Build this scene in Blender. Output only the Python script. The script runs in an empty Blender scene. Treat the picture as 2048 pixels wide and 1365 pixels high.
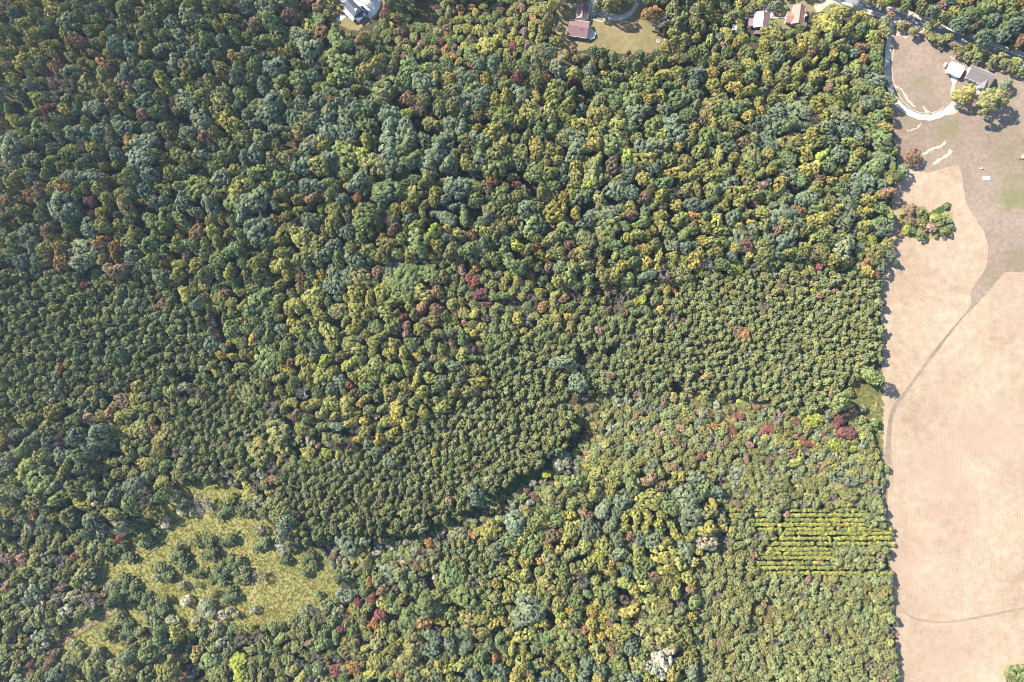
import bpy, bmesh, math, random
from mathutils import Vector, Matrix, Euler
from mathutils.geometry import delaunay_2d_cdt
R = math.radians
S = bpy.context.scene
COL = S.collection
rng = random.Random(7)

# ------------------------------------------------------------------ camera, sky, sun, exposure
FPX = 1365.0            # focal length in source pixels (2048 wide)
NAD = (1080.0, 760.0)   # pixel straight below the drone
ALT = 405.0             # metres above the ground
fwd = Vector((-(NAD[0]-1024)/FPX, (NAD[1]-682.5)/FPX, -1.0)).normalized()
right = fwd.cross(Vector((0, 1, 0))).normalized()
upv = right.cross(fwd).normalized()
camd = bpy.data.cameras.new('camera')
cam = bpy.data.objects.new('camera', camd); COL.objects.link(cam)
cam.matrix_world = Matrix(((right.x, upv.x, -fwd.x, 0), (right.y, upv.y, -fwd.y, 0), (right.z, upv.z, -fwd.z, ALT), (0, 0, 0, 1)))
camd.sensor_fit = 'HORIZONTAL'; camd.sensor_width = 36.0
camd.lens = 36.0*FPX/2048.0
camd.clip_start = 1.0; camd.clip_end = 6000.0
S.camera = cam

SUN_EL = 39.0
SUN_DIR = (-0.87, 0.50)          # ground direction towards the sun (left and up in the picture)
az = math.atan2(SUN_DIR[0], SUN_DIR[1])   # from +Y clockwise
w = bpy.data.worlds.new('World'); S.world = w; w.use_nodes = True
wt = w.node_tree; wt.nodes.clear()
wo = wt.nodes.new('ShaderNodeOutputWorld'); bg = wt.nodes.new('ShaderNodeBackground'); sky = wt.nodes.new('ShaderNodeTexSky')
sky.sky_type = 'NISHITA'; sky.sun_disc = False; sky.sun_elevation = R(SUN_EL); sky.sun_rotation = az
sky.air_density = 1.0; sky.dust_density = 0.6; sky.ozone_density = 2.0
bg.inputs['Strength'].default_value = 0.11
wt.links.new(sky.outputs[0], bg.inputs[0]); wt.links.new(bg.outputs[0], wo.inputs[0])
sd = bpy.data.lights.new('sun', 'SUN'); sd.energy = 5.0; sd.angle = R(0.53); sd.color = (1.0, 0.945, 0.86)
so = bpy.data.objects.new('sun', sd); COL.objects.link(so)
sv = Vector((SUN_DIR[0], SUN_DIR[1], math.tan(R(SUN_EL))*math.hypot(*SUN_DIR))).normalized()
so.rotation_euler = sv.to_track_quat('Z', 'Y').to_euler(); so.location = (0, 0, 300)
S.view_settings.view_transform = 'Standard'; S.view_settings.look = 'None'
S.view_settings.exposure = 1.62; S.view_settings.gamma = 1.0
S.render.film_transparent = False
S.cycles.filter_width = 1.0; S.cycles.max_bounces = 5; S.cycles.diffuse_bounces = 3; S.cycles.transmission_bounces = 2; S.cycles.glossy_bounces = 2

# ------------------------------------------------------------------ helpers
MPP = ALT/FPX/ math.cos(0)      # about 0.3 m per source pixel
def P(px, py, z=0.0):
    d = right*((px-1024)/FPX) + upv*(-(py-682.5)/FPX) + fwd
    t = (z-ALT)/d.z
    return Vector((d.x*t, d.y*t, z))
def PX(v):
    q = Vector(v)-Vector((0, 0, ALT))
    k = q.dot(fwd)
    return (1024+q.dot(right)/k*FPX, 682.5-q.dot(upv)/k*FPX)
def inpoly(x, y, poly):
    c = False; j = len(poly)-1
    for i in range(len(poly)):
        xi, yi = poly[i]; xj, yj = poly[j]
        if (yi > y) != (yj > y) and x < (xj-xi)*(y-yi)/(yj-yi)+xi: c = not c
        j = i
    return c
def dline(x, y, pl):
    b = 1e9
    for (x0, y0), (x1, y1) in zip(pl, pl[1:]):
        dx, dy = x1-x0, y1-y0; L = dx*dx+dy*dy
        t = max(0, min(1, ((x-x0)*dx+(y-y0)*dy)/L)) if L else 0
        b = min(b, math.hypot(x-x0-t*dx, y-y0-t*dy))
    return b
def tag(o, label=None, cat=None, group=None, kind=None):
    if label: o['label'] = label
    if cat: o['category'] = cat
    if group: o['group'] = group
    if kind: o['kind'] = kind
    return o
def empty(name, loc, rz=0.0):
    o = bpy.data.objects.new(name, None); COL.objects.link(o)
    o.location = loc; o.rotation_euler = (0, 0, rz); o.empty_display_size = 0.5
    return o
def mesh_obj(name, verts, faces, mats, parent=None, midx=None, smooth=False):
    me = bpy.data.meshes.new(name); me.from_pydata([tuple(v) for v in verts], [], faces); me.update()
    for m in (mats if isinstance(mats, (list, tuple)) else [mats]): me.materials.append(m)
    if midx: me.polygons.foreach_set('material_index', midx)
    if smooth: me.polygons.foreach_set('use_smooth', [True]*len(me.polygons))
    o = bpy.data.objects.new(name, me); COL.objects.link(o)
    if parent: o.parent = parent
    return o
class MB:
    def __init__(self): self.v = []; self.f = []
    def add(self, vs, fs):
        n = len(self.v); self.v += [Vector(v) for v in vs]; self.f += [tuple(i+n for i in f) for f in fs]
    def box(self, x0, x1, y0, y1, z0, z1):
        self.add([(x0,y0,z0),(x1,y0,z0),(x1,y1,z0),(x0,y1,z0),(x0,y0,z1),(x1,y0,z1),(x1,y1,z1),(x0,y1,z1)],
                 [(3,2,1,0),(4,5,6,7),(0,1,5,4),(1,2,6,5),(2,3,7,6),(3,0,4,7)])
    def slab(self, a, b, c, d, t):          # quad with thickness t downwards
        n = (Vector(b)-Vector(a)).cross(Vector(d)-Vector(a)).normalized()*t
        q = [Vector(p) for p in (a, b, c, d)]; lo = [p-n for p in q]
        self.add(q+lo, [(0,1,2,3),(7,6,5,4),(0,4,5,1),(1,5,6,2),(2,6,7,3),(3,7,4,0)])
    def tube(self, a, b, r0, r1, n=6):
        a = Vector(a); b = Vector(b); d = (b-a).normalized()
        u = d.orthogonal().normalized(); w_ = d.cross(u)
        vs = [a+(u*math.cos(2*math.pi*i/n)+w_*math.sin(2*math.pi*i/n))*r0 for i in range(n)]
        vs += [b+(u*math.cos(2*math.pi*i/n)+w_*math.sin(2*math.pi*i/n))*r1 for i in range(n)]
        fs = [(i, (i+1) % n, n+(i+1) % n, n+i) for i in range(n)]+[tuple(range(n-1, -1, -1)), tuple(range(n, 2*n))]
        self.add(vs, fs)
    def lathe(self, prof, cx, cy, n=16):    # prof [(r,z)] about a vertical axis
        vs = [(cx+r*math.cos(2*math.pi*i/n), cy+r*math.sin(2*math.pi*i/n), z) for r, z in prof for i in range(n)]
        fs = [(k*n+i, k*n+(i+1) % n, (k+1)*n+(i+1) % n, (k+1)*n+i) for k in range(len(prof)-1) for i in range(n)]
        fs += [tuple(range(n-1, -1, -1)), tuple((len(prof)-1)*n+i for i in range(n))]
        self.add(vs, fs)
    def build(self, name, mat, parent=None, smooth=False): return mesh_obj(name, self.v, self.f, mat, parent, smooth=smooth)

# ------------------------------------------------------------------ materials
def new_mat(name):
    m = bpy.data.materials.new(name); m.use_nodes = True; nt = m.node_tree; nt.nodes.clear()
    return m, nt, nt.nodes, nt.links
def node(ns, t, **k):
    n = ns.new(t)
    for a, b in k.items(): setattr(n, a, b)
    return n
def ramp(ns, stops):
    n = ns.new('ShaderNodeValToRGB'); e = n.color_ramp.elements
    while len(e) < len(stops): e.new(0.5)
    for i, (p, c) in enumerate(stops): e[i].position = p; e[i].color = (*c, 1)
    return n
def mixc(ns, ls, fac, a, b, mode='MIX'):
    n = ns.new('ShaderNodeMix'); n.data_type = 'RGBA'; n.blend_type = mode
    for s, v in ((0, fac), (6, a), (7, b)):
        if isinstance(v, (int, float)): n.inputs[s].default_value = v
        elif isinstance(v, tuple): n.inputs[s].default_value = (*v, 1)
        else: ls.new(v, n.inputs[s])
    return n.outputs[2]
def noise(ns, ls, co, scale, detail=4, rough=0.6):
    n = ns.new('ShaderNodeTexNoise'); n.inputs['Scale'].default_value = scale; n.inputs['Detail'].default_value = detail
    n.inputs['Roughness'].default_value = rough; ls.new(co, n.inputs['Vector']); return n.outputs['Fac']
def ground_mat(name, cols, scales=(0.03, 0.25, 1.6), bump=0.0, extra=None, patch=None):
    """cols: dark, mid, light"""
    m, nt, ns, ls = new_mat(name)
    co = node(ns, 'ShaderNodeNewGeometry').outputs['Position']
    n1 = noise(ns, ls, co, scales[0], 5); n2 = noise(ns, ls, co, scales[1], 5, 0.7); n3 = noise(ns, ls, co, scales[2], 3, 0.8)
    r1 = ramp(ns, [(0.34, cols[0]), (0.5, cols[1]), (0.66, cols[2])])
    mm = node(ns, 'ShaderNodeMath', operation='MULTIPLY'); ls.new(n2, mm.inputs[0]); mm.inputs[1].default_value = 0.45
    ma = node(ns, 'ShaderNodeMath', operation='MULTIPLY_ADD'); ls.new(n1, ma.inputs[0]); ma.inputs[1].default_value = 0.4; ls.new(mm.outputs[0], ma.inputs[2])
    mb_ = node(ns, 'ShaderNodeMath', operation='MULTIPLY_ADD'); ls.new(n3, mb_.inputs[0]); mb_.inputs[1].default_value = 0.15; ls.new(ma.outputs[0], mb_.inputs[2])
    ls.new(mb_.outputs[0], r1.inputs[0])
    c = r1.outputs[0]
    if patch:
        pn = noise(ns, ls, co, patch[0], 4, 0.65); pr = ramp(ns, [(patch[2], (0, 0, 0)), (patch[3], (1, 1, 1))]); ls.new(pn, pr.inputs[0])
        c = mixc(ns, ls, pr.outputs[0], c, patch[1])
    if extra: c = extra(ns, ls, co, c)
    b = node(ns, 'ShaderNodeBsdfPrincipled'); b.inputs['Roughness'].default_value = 0.95; b.inputs['Specular IOR Level'].default_value = 0.1
    ls.new(c, b.inputs['Base Color'])
    if bump:
        bp = node(ns, 'ShaderNodeBump'); bp.inputs['Strength'].default_value = bump; bp.inputs['Distance'].default_value = 0.5
        ls.new(n3, bp.inputs['Height']); ls.new(bp.outputs[0], b.inputs['Normal'])
    o = node(ns, 'ShaderNodeOutputMaterial'); ls.new(b.outputs[0], o.inputs[0]); return m
def simple_mat(name, col, rough=0.7, var=0.15, scale=1.5, metal=0.0, seam=None):
    m, nt, ns, ls = new_mat(name)
    tc = node(ns, 'ShaderNodeTexCoord').outputs['Object']
    n1 = noise(ns, ls, tc, scale, 5, 0.7)
    r1 = ramp(ns, [(0.3, tuple(c*(1-var) for c in col)), (0.7, tuple(min(1, c*(1+var)) for c in col))]); ls.new(n1, r1.inputs[0])
    c = r1.outputs[0]
    if seam:
        wv = node(ns, 'ShaderNodeTexWave'); wv.bands_direction = seam[0]; wv.inputs['Scale'].default_value = seam[1]; ls.new(tc, wv.inputs['Vector'])
        rr = ramp(ns, [(0.0, (seam[2],)*3), (0.25, (1, 1, 1))]); ls.new(wv.outputs['Fac'], rr.inputs[0])
        c = mixc(ns, ls, 1.0, c, rr.outputs[0], 'MULTIPLY')
    b = node(ns, 'ShaderNodeBsdfPrincipled'); b.inputs['Roughness'].default_value = rough; b.inputs['Metallic'].default_value = metal
    ls.new(c, b.inputs['Base Color'])
    o = node(ns, 'ShaderNodeOutputMaterial'); ls.new(b.outputs[0], o.inputs[0]); return m
def leaf_mat(name, trans=0.16, spread=0.5, hue=(1.15, 1.0, 0.8)):
    """tint comes from the tree (property or instance attribute), 'vary' from the clump"""
    m, nt, ns, ls = new_mat(name)
    t = node(ns, 'ShaderNodeAttribute', attribute_type='INSTANCER', attribute_name='tint')
    v = node(ns, 'ShaderNodeAttribute', attribute_type='GEOMETRY', attribute_name='vary')
    mr = node(ns, 'ShaderNodeMapRange'); ls.new(v.outputs['Fac'], mr.inputs[0]); mr.inputs[3].default_value = 1-spread; mr.inputs[4].default_value = 1+spread
    cb = node(ns, 'ShaderNodeCombineColor')
    for i in range(3): ls.new(mr.outputs[0], cb.inputs[i])
    c = mixc(ns, ls, 1.0, t.outputs['Color'], cb.outputs[0], 'MULTIPLY')
    c2 = mixc(ns, ls, 1.0, c, hue, 'MULTIPLY')
    c = mixc(ns, ls, v.outputs['Fac'], c, c2)
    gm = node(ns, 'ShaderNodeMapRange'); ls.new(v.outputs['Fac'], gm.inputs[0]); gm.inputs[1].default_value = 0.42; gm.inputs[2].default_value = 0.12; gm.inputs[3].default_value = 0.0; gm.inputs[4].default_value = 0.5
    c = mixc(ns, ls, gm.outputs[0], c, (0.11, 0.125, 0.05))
    d = node(ns, 'ShaderNodeBsdfDiffuse'); tr = node(ns, 'ShaderNodeBsdfTranslucent'); mx = node(ns, 'ShaderNodeMixShader')
    ls.new(c, d.inputs[0]); ls.new(c, tr.inputs[0]); mx.inputs[0].default_value = trans
    ls.new(d.outputs[0], mx.inputs[1]); ls.new(tr.outputs[0], mx.inputs[2])
    o = node(ns, 'ShaderNodeOutputMaterial'); ls.new(mx.outputs[0], o.inputs[0]); return m
M = {}
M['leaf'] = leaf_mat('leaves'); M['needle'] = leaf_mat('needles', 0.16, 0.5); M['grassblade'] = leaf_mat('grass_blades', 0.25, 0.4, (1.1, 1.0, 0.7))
M['bark'] = simple_mat('bark', (0.09, 0.07, 0.055), 0.9, 0.3)
M['greybark'] = simple_mat('grey_twigs', (0.22, 0.19, 0.18), 0.9, 0.3)
M['deadwood'] = simple_mat('dead_wood', (0.42, 0.40, 0.37), 0.85, 0.2)
M['floor'] = ground_mat('forest_floor', ((0.03, 0.03, 0.018), (0.05, 0.044, 0.026), (0.075, 0.062, 0.038)))
M['meadow'] = ground_mat('meadow_grass', ((0.15, 0.145, 0.05), (0.195, 0.18, 0.06), (0.245, 0.215, 0.08)), (0.03, 0.12, 1.8), 0.6)
M['straw'] = ground_mat('straw_grass', ((0.14, 0.12, 0.05), (0.2, 0.165, 0.075), (0.27, 0.215, 0.115)), (0.06, 0.4, 1.8), 0.6)
M['yard'] = ground_mat('mown_grass', ((0.135, 0.098, 0.066), (0.198, 0.146, 0.107), (0.27, 0.205, 0.16)), (0.025, 0.4, 1.5), 0.4, patch=(0.03, (0.135, 0.128, 0.056), 0.48, 0.74))
M['lawn'] = ground_mat('house_lawn', ((0.095, 0.09, 0.034), (0.165, 0.132, 0.062), (0.23, 0.175, 0.10)), (0.04, 0.3, 1.6), 0.3)
M['green'] = ground_mat('green_grass', ((0.045, 0.075, 0.022), (0.065, 0.10, 0.03), (0.09, 0.125, 0.036)), (0.05, 0.3, 1.6), 0.4)
M['gravel'] = ground_mat('gravel', ((0.22, 0.195, 0.165), (0.35, 0.325, 0.29), (0.45, 0.42, 0.38)), (0.08, 0.5, 2.0))
M['sand'] = ground_mat('bare_soil', ((0.27, 0.21, 0.15), (0.36, 0.29, 0.215), (0.45, 0.37, 0.29)), (0.08, 0.5, 2.0))
M['concrete'] = ground_mat('concrete', ((0.42, 0.4, 0.37), (0.5, 0.475, 0.45), (0.56, 0.54, 0.51)), (0.05, 0.3, 2.0))
M['asphalt'] = ground_mat('asphalt', ((0.17, 0.16, 0.155), (0.205, 0.195, 0.19), (0.24, 0.23, 0.225)), (0.05, 0.3, 2.0))
M['line'] = simple_mat('road_paint', (0.75, 0.75, 0.73), 0.8, 0.1)
M['track'] = ground_mat('worn_track', ((0.17, 0.12, 0.078), (0.225, 0.165, 0.11), (0.28, 0.21, 0.145)), (0.05, 0.3, 1.6))
def stripes(k, amp):
    def f(ns, ls, co, c):
        a = node(ns, 'ShaderNodeAttribute', attribute_type='GEOMETRY', attribute_name='swath')
        n0 = noise(ns, ls, co, 0.25, 3)
        wob = node(ns, 'ShaderNodeMath', operation='MULTIPLY_ADD'); ls.new(n0, wob.inputs[0]); wob.inputs[1].default_value = 0.35; ls.new(a.outputs['Fac'], wob.inputs[2])
        mu = node(ns, 'ShaderNodeMath', operation='MULTIPLY'); ls.new(wob.outputs[0], mu.inputs[0]); mu.inputs[1].default_value = k
        si = node(ns, 'ShaderNodeMath', operation='SINE'); ls.new(mu.outputs[0], si.inputs[0])
        n1 = noise(ns, ls, co, 0.07, 3); r = ramp(ns, [(0.35, (0.15,)*3), (0.62, (1,)*3)]); ls.new(n1, r.inputs[0])
        n2 = noise(ns, ls, co, 0.9, 3, 0.8)
        am = node(ns, 'ShaderNodeMath', operation='MULTIPLY'); ls.new(si.outputs[0], am.inputs[0]); ls.new(r.outputs[0], am.inputs[1])
        am2 = node(ns, 'ShaderNodeMath', operation='MULTIPLY'); ls.new(am.outputs[0], am2.inputs[0]); ls.new(n2, am2.inputs[1])
        ad = node(ns, 'ShaderNodeMath', operation='MULTIPLY_ADD'); ls.new(am2.outputs[0], ad.inputs[0]); ad.inputs[1].default_value = amp; ad.inputs[2].default_value = 1.0
        cb = node(ns, 'ShaderNodeCombineColor')
        for i in range(3): ls.new(ad.outputs[0], cb.inputs[i])
        return mixc(ns, ls, 1.0, c, cb.outputs[0], 'MULTIPLY')
    return f
M['hay'] = ground_mat('cut_hay', ((0.19, 0.134, 0.086), (0.28, 0.206, 0.138), (0.365, 0.28, 0.198)), (0.022, 0.2, 1.1), 0.3, stripes(4.1, 0.17), patch=(0.012, (0.265, 0.188, 0.13), 0.5, 0.75))
M['wall_white'] = simple_mat('white_siding', (0.6, 0.6, 0.58), 0.7, 0.06, 2, seam=('Z', 1.6, 0.85))
M['wall_mint'] = simple_mat('pale_mint_siding', (0.5, 0.55, 0.51), 0.7, 0.06, 2, seam=('Z', 1.6, 0.85))
M['wall_brown'] = simple_mat('brown_siding', (0.20, 0.14, 0.10), 0.8, 0.15, 2, seam=('Z', 1.6, 0.8))
M['roof_dark'] = simple_mat('dark_blue_metal_roof', (0.072, 0.076, 0.098), 0.45, 0.1, 1, 0.0, seam=('X', 0.7, 0.7))
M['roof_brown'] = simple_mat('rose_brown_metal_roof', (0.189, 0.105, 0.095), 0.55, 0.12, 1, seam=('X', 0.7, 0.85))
M['roof_red'] = simple_mat('red_brown_roof', (0.270, 0.135, 0.098), 0.7, 0.14, 1, seam=('X', 0.7, 0.85))
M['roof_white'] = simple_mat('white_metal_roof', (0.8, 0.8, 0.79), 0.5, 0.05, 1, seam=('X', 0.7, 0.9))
M['roof_shingle'] = simple_mat('grey_brown_shingles', (0.150, 0.126, 0.115), 0.85, 0.2, 6, seam=('Y', 1.3, 0.85))
M['glass'] = simple_mat('window_glass', (0.03, 0.04, 0.05), 0.12, 0.1)
M['trim'] = simple_mat('white_trim', (0.75, 0.75, 0.73), 0.6, 0.05)
M['deck'] = simple_mat('weathered_deck', (0.5, 0.47, 0.42), 0.8, 0.15, 3, seam=('X', 3.0, 0.75))
M['wood'] = simple_mat('brown_wood', (0.2, 0.12, 0.08), 0.8, 0.2, 3, seam=('X', 3.0, 0.75))
M['brick'] = simple_mat('pale_brick', (0.5, 0.44, 0.38), 0.85, 0.2, 5)
M['tank'] = simple_mat('white_tank_paint', (0.75, 0.74, 0.70), 0.4, 0.06)
M['dark'] = simple_mat('dark_rubber', (0.02, 0.02, 0.022), 0.8, 0.2)
M['mat_blue'] = simple_mat('dark_mat', (0.03, 0.035, 0.05), 0.6, 0.2)
M['car_red'] = simple_mat('dark_red_paint', (0.22, 0.03, 0.03), 0.3, 0.05)
M['car_blue'] = simple_mat('dark_blue_paint', (0.03, 0.045, 0.085), 0.3, 0.05)
M['car_silver'] = simple_mat('silver_paint', (0.5, 0.51, 0.52), 0.3, 0.05)
M['canvas'] = simple_mat('white_canvas', (0.78, 0.78, 0.76), 0.8, 0.06)
M['steel'] = simple_mat('grey_steel', (0.35, 0.35, 0.36), 0.4, 0.1, metal=0.6)
M['stone'] = simple_mat('pale_stone', (0.5, 0.48, 0.45), 0.9, 0.2, 3)

# ------------------------------------------------------------------ ground sheets
def sheet(name, poly, mat, z, grid=None, swath=None, rough=0.0, kind='structure'):
    """flat sheet from an outline in source pixels; edges are roughened so that they look grown, not cut"""
    pts = []
    rr = random.Random(len(poly)*31+int(poly[0][0]))
    for i in range(len(poly)):
        a = poly[i]; b = poly[(i+1) % len(poly)]
        n = max(1, int(math.hypot(b[0]-a[0], b[1]-a[1])/6)) if rough else 1
        for k in range(n):
            t = k/n; j = rough if (k or rough) else 0
            pts.append((a[0]+(b[0]-a[0])*t+rr.uniform(-j, j), a[1]+(b[1]-a[1])*t+rr.uniform(-j, j)))
    w2 = [P(x, y).to_2d() for x, y in pts]
    n0 = len(w2); ed = [(i, (i+1) % n0) for i in range(n0)]
    if grid:
        xs = [p[0] for p in pts]; ys = [p[1] for p in pts]
        x = min(xs)
        while x < max(xs):
            y = min(ys)
            while y < max(ys):
                if inpoly(x, y, pts): w2.append(P(x+rr.uniform(-.2, .2), y+rr.uniform(-.2, .2)).to_2d())
                y += grid
            x += grid
    vs, es, fs, *_ = delaunay_2d_cdt(w2, ed, [], 1, 1e-4)
    fs = [f if (vs[f[1]]-vs[f[0]]).cross(vs[f[2]]-vs[f[0]]) > 0 else tuple(reversed(f)) for f in fs]
    o = mesh_obj(name, [(v.x, v.y, z) for v in vs], fs, mat)
    if swath:
        at = o.data.attributes.new('swath', 'FLOAT', 'POINT')
        at.data.foreach_set('value', [swath(*PX((v.x, v.y, 0))) for v in vs])
    tag(o, kind=kind); return o
def strip(pl, w0, w1=None):
    """outline of a ribbon along a polyline (source pixels)"""
    w1 = w1 or w0; Lt = []; Rt = []
    n = len(pl)
    for i, p in enumerate(pl):
        a = pl[max(0, i-1)]; b = pl[min(n-1, i+1)]
        dx, dy = b[0]-a[0], b[1]-a[1]; L = math.hypot(dx, dy); wd = w0+(w1-w0)*i/(n-1)
        Lt.append((p[0]-dy/L*wd/2, p[1]+dx/L*wd/2)); Rt.append((p[0]+dy/L*wd/2, p[1]-dx/L*wd/2))
    return Lt+Rt[::-1]
def smooth(pl, n=5):
    out = []
    for i in range(len(pl)-1):
        p0 = pl[max(0, i-1)]; p1 = pl[i]; p2 = pl[i+1]; p3 = pl[min(len(pl)-1, i+2)]
        for k in range(n):
            t = k/n
            out.append(tuple(0.5*(2*p1[c]+(p2[c]-p0[c])*t+(2*p0[c]-5*p1[c]+4*p2[c]-p3[c])*t*t+(3*p1[c]-p0[c]-3*p2[c]+p3[c])*t**3) for c in (0, 1)))
    return out+[pl[-1]]
g = mesh_obj('ground', [(-1500, -1500, 0), (1500, -1500, 0), (1500, 1500, 0), (-1500, 1500, 0)], [(0, 1, 2, 3)], M['floor']); tag(g, kind='structure')

MEADOW = [(365,962),(440,958),(485,982),(520,1030),(548,1058),(560,1085),(600,1085),(640,1098),(662,1130),(685,1180),(640,1215),(590,1235),(560,1250),(480,1256),(430,1250),(370,1258),(320,1250),(285,1262),(240,1305),(200,1345),(150,1365),(95,1320),(92,1285),(120,1255),(170,1225),(235,1210),(205,1178),(180,1155),(205,1120),(250,1080),(270,1045),(318,1012),(328,985)]
CLEAR_A = [(1150,800),(1195,775),(1215,800),(1205,840),(1215,880),(1190,915),(1160,935),(1130,900),(1128,860),(1160,835)]
CLEAR_B = [(1365,790),(1420,775),(1500,790),(1490,820),(1460,855),(1430,860),(1395,830),(1365,815)]
CLEAR_C = [(822,-5),(868,-5),(880,40),(862,55),(838,40)]
CLEAR_D = [(1700,762),(1768,752),(1765,905),(1745,900),(1735,850),(1700,810)]
CLEAR_E = [(1500,1195),(1545,1180),(1570,1225),(1535,1290),(1500,1290)]
CREEKC = smooth([(1172,862),(1140,905),(1085,945),(1010,985),(940,1030),(870,1062),(790,1082),(700,1092),(610,1082)], 3)
CREEK = strip([(x-2, y-5) for x, y in CREEKC[:19]], 22, 17)
BRUSH = strip([(x+7, y+15) for x, y in CREEKC], 34, 66)
PEDGE = strip([(x-16, y-24) for x, y in CREEKC], 34)
LAWN = [(1088,128),(1120,85),(1105,50),(1120,-10),(1290,-10),(1300,40),(1325,70),(1345,85),(1310,104),(1250,108),(1180,98),(1130,108),(1105,135)]
YARD1 = [(655,40),(672,15),(690,-8),(775,-8),(765,20),(748,40),(715,62),(700,60),(680,52)]
YARD3 = [(1380,20),(1440,22),(1470,42),(1520,62),(1580,58),(1625,25),(1690,25),(1700,-10),(1500,-10),(1480,20),(1400,-10)]
FIELD = [(1772,44),(1770,90),(1768,150),(1780,205),(1785,250),(1792,300),(1797,345),(1785,385),(1780,480),(1768,520),(1760,600),(1764,700),(1762,760),(1760,850),(1764,1000),(1776,1150),(1786,1250),(1796,1420),(2160,1440),(2160,150),(2060,112),(1980,92),(1900,60),(1830,44)]
HAYR = [(1812,336),(1845,345),(1880,340),(1916,331),(1926,370),(1933,408),(1951,438),(1968,465),(1976,499),(1972,533),(1955,563),(1941,584),(1941,610),(1914,645),(1871,697),(1838,742),(1813,777),(1788,808),(1778,834),(1773,869),(1770,905)]
HAYL = [(1768,900),(1763,850),(1764,800),(1766,760),(1764,700),(1760,600),(1768,530),(1780,470),(1786,390),(1800,350)]
HAY1 = smooth(HAYR, 3)+HAYL
H2 = [(2160,500),(2060,541),(2013,545),(2000,556),(1956,607),(1919,645),(1876,702),(1834,759),(1799,809),(1788,831),(1783,859),(1782,900),(1784,960),(1788,1000),(1790,1100),(1794,1150),(1799,1200)]
H2S = smooth(H2, 3)
TRK = smooth([(1798,1206),(1812,1228),(1840,1240),(1885,1245),(1940,1238),(2000,1226),(2160,1195)], 4)
HAY2 = smooth(H2[:12], 3)[:-1]+[(1783,930),(1777,965),(1774,1010),(1777,1100),(1781,1180),(1790,1250),(1800,1430),(2160,1440)]
GSTRIP = [(1850,432),(1876,416),(1896,405),(1903,410),(1896,420),(1875,430),(1858,440)]
ISLAND = [(1797,420),(1850,415),(1862,430),(1905,425),(1908,470),(1870,478),(1835,478),(1800,470)]
def sw1(x, y): return dline(x, y, HAYR)*MPP
def sw2(x, y):
    yt = 1240 if x < 1885 else 1245-(x-1885)*0.18
    return (dline(x, y, TRK) if y > yt else dline(x, y, H2))*MPP
Z = 0.03
sheet('meadow', MEADOW, M['meadow'], Z, rough=3)
for c in (CLEAR_A, CLEAR_B, CLEAR_E): sheet('grass_clearing', c, M['straw'], Z, rough=3)
sheet('grass_clearing', CLEAR_C, M['straw'], Z, rough=2)
sheet('grass_clearing', CLEAR_D, M['meadow'], Z+.02, rough=2)
sheet('creek_bank', CREEK, M['green'], Z, rough=2)
sheet('lawn', LAWN, M['lawn'], Z, rough=2); sheet('lawn', YARD1, M['lawn'], Z, rough=1.5); sheet('lawn', YARD3, M['lawn'], Z, rough=2)
sheet('grass_field', FIELD, M['yard'], Z, grid=40, rough=2)
sheet('hay_field', HAY1, M['hay'], Z*2, grid=6, swath=sw1, rough=0.5)
sheet('hay_field', HAY2, M['hay'], Z*2, grid=7, swath=sw2, rough=0.5)
sheet('tractor_track', strip(TRK, 4.0), M['track'], Z*3, rough=0.6)
sheet('grass_strip', GSTRIP, M['green'], Z*4, rough=1)
sheet('grass_strip', ISLAND, M['meadow'], Z*3, rough=2)
# road, verge, drives
ROADC = [(1640,-14),(1700,0),(1750,16),(1790,30),(1830,44),(1880,62),(1940,84),(2000,106),(2060,128),(2140,158)]
sheet('roadside_verge', strip(smooth(ROADC, 3), 34), M['sand'], Z*2, rough=2)
sheet('road', strip(smooth(ROADC, 3), 19), M['asphalt'], Z*4)
for off in (-8.4, 8.4):
    pl = [(x+0.34*off*-1, y+0.94*off) for x, y in smooth(ROADC, 3)]
    sheet('road_edge_line', strip(pl, 1.3), M['line'], Z*5)
DRIVE = smooth([(1786,34),(1783,48),(1781,64),(1777,92),(1774,122),(1775,148),(1780,175),(1790,198),(1805,217),(1826,230),(1850,236),(1872,233),(1890,224),(1906,212)], 4)
sheet('driveway', strip(DRIVE, 9.5, 12), M['gravel'], Z*6, rough=0.7)
sheet('driveway', [(1780,36),(1786,38),(1806,46),(1800,41),(1788,33)], M['gravel'], Z*7)
sheet('driveway', strip(smooth([(1906,212),(1903,195),(1906,175),(1909,160)], 4), 6, 9), M['sand'], Z*5, rough=1)
sheet('driveway', [(1903,152),(1918,156),(1912,166),(1905,172),(1902,160)], M['gravel'], Z*7, rough=0.6)
sheet('bare_soil', [(1893,216),(1905,204),(1918,196),(1922,212),(1912,226),(1896,231),(1884,232)], M['sand'], Z*4.5, rough=2.5)
sheet('wheel_track', strip(smooth([(1788,66),(1787,100),(1784,130),(1786,160),(1794,185),(1808,205),(1826,220),(1850,227),(1872,224),(1888,214)], 4), 1.6), M['sand'], Z*4, rough=0.5)
for pl, a, b in (([(1792,70),(1804,70),(1813,78)], 5, 6), ([(1788,172),(1803,180),(1814,200),(1830,215)], 5, 3), ([(1815,262),(1830,258),(1840,251),(1841,246)], 2, 3),
                 ([(1845,309),(1862,300),(1880,293),(1892,284)], 5, 5), ([(1866,328),(1882,318),(1895,310),(1902,302)], 5, 8), ([(1848,212),(1852,222),(1857,228)], 2, 12), ([(1900,112),(1906,118),(1911,116)], 3, 4)):
    sheet('bare_soil', strip(smooth(pl, 4), a, b), M['sand'], Z*4, rough=2.0)
DRV2 = smooth([(1276,-8),(1273,8),(1266,22),(1252,32),(1238,36),(1218,33),(1200,25),(1190,14),(1180,2)], 4)
sheet('driveway', strip(DRV2, 7, 15), M['gravel'], Z*4, rough=0.8)
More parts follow.
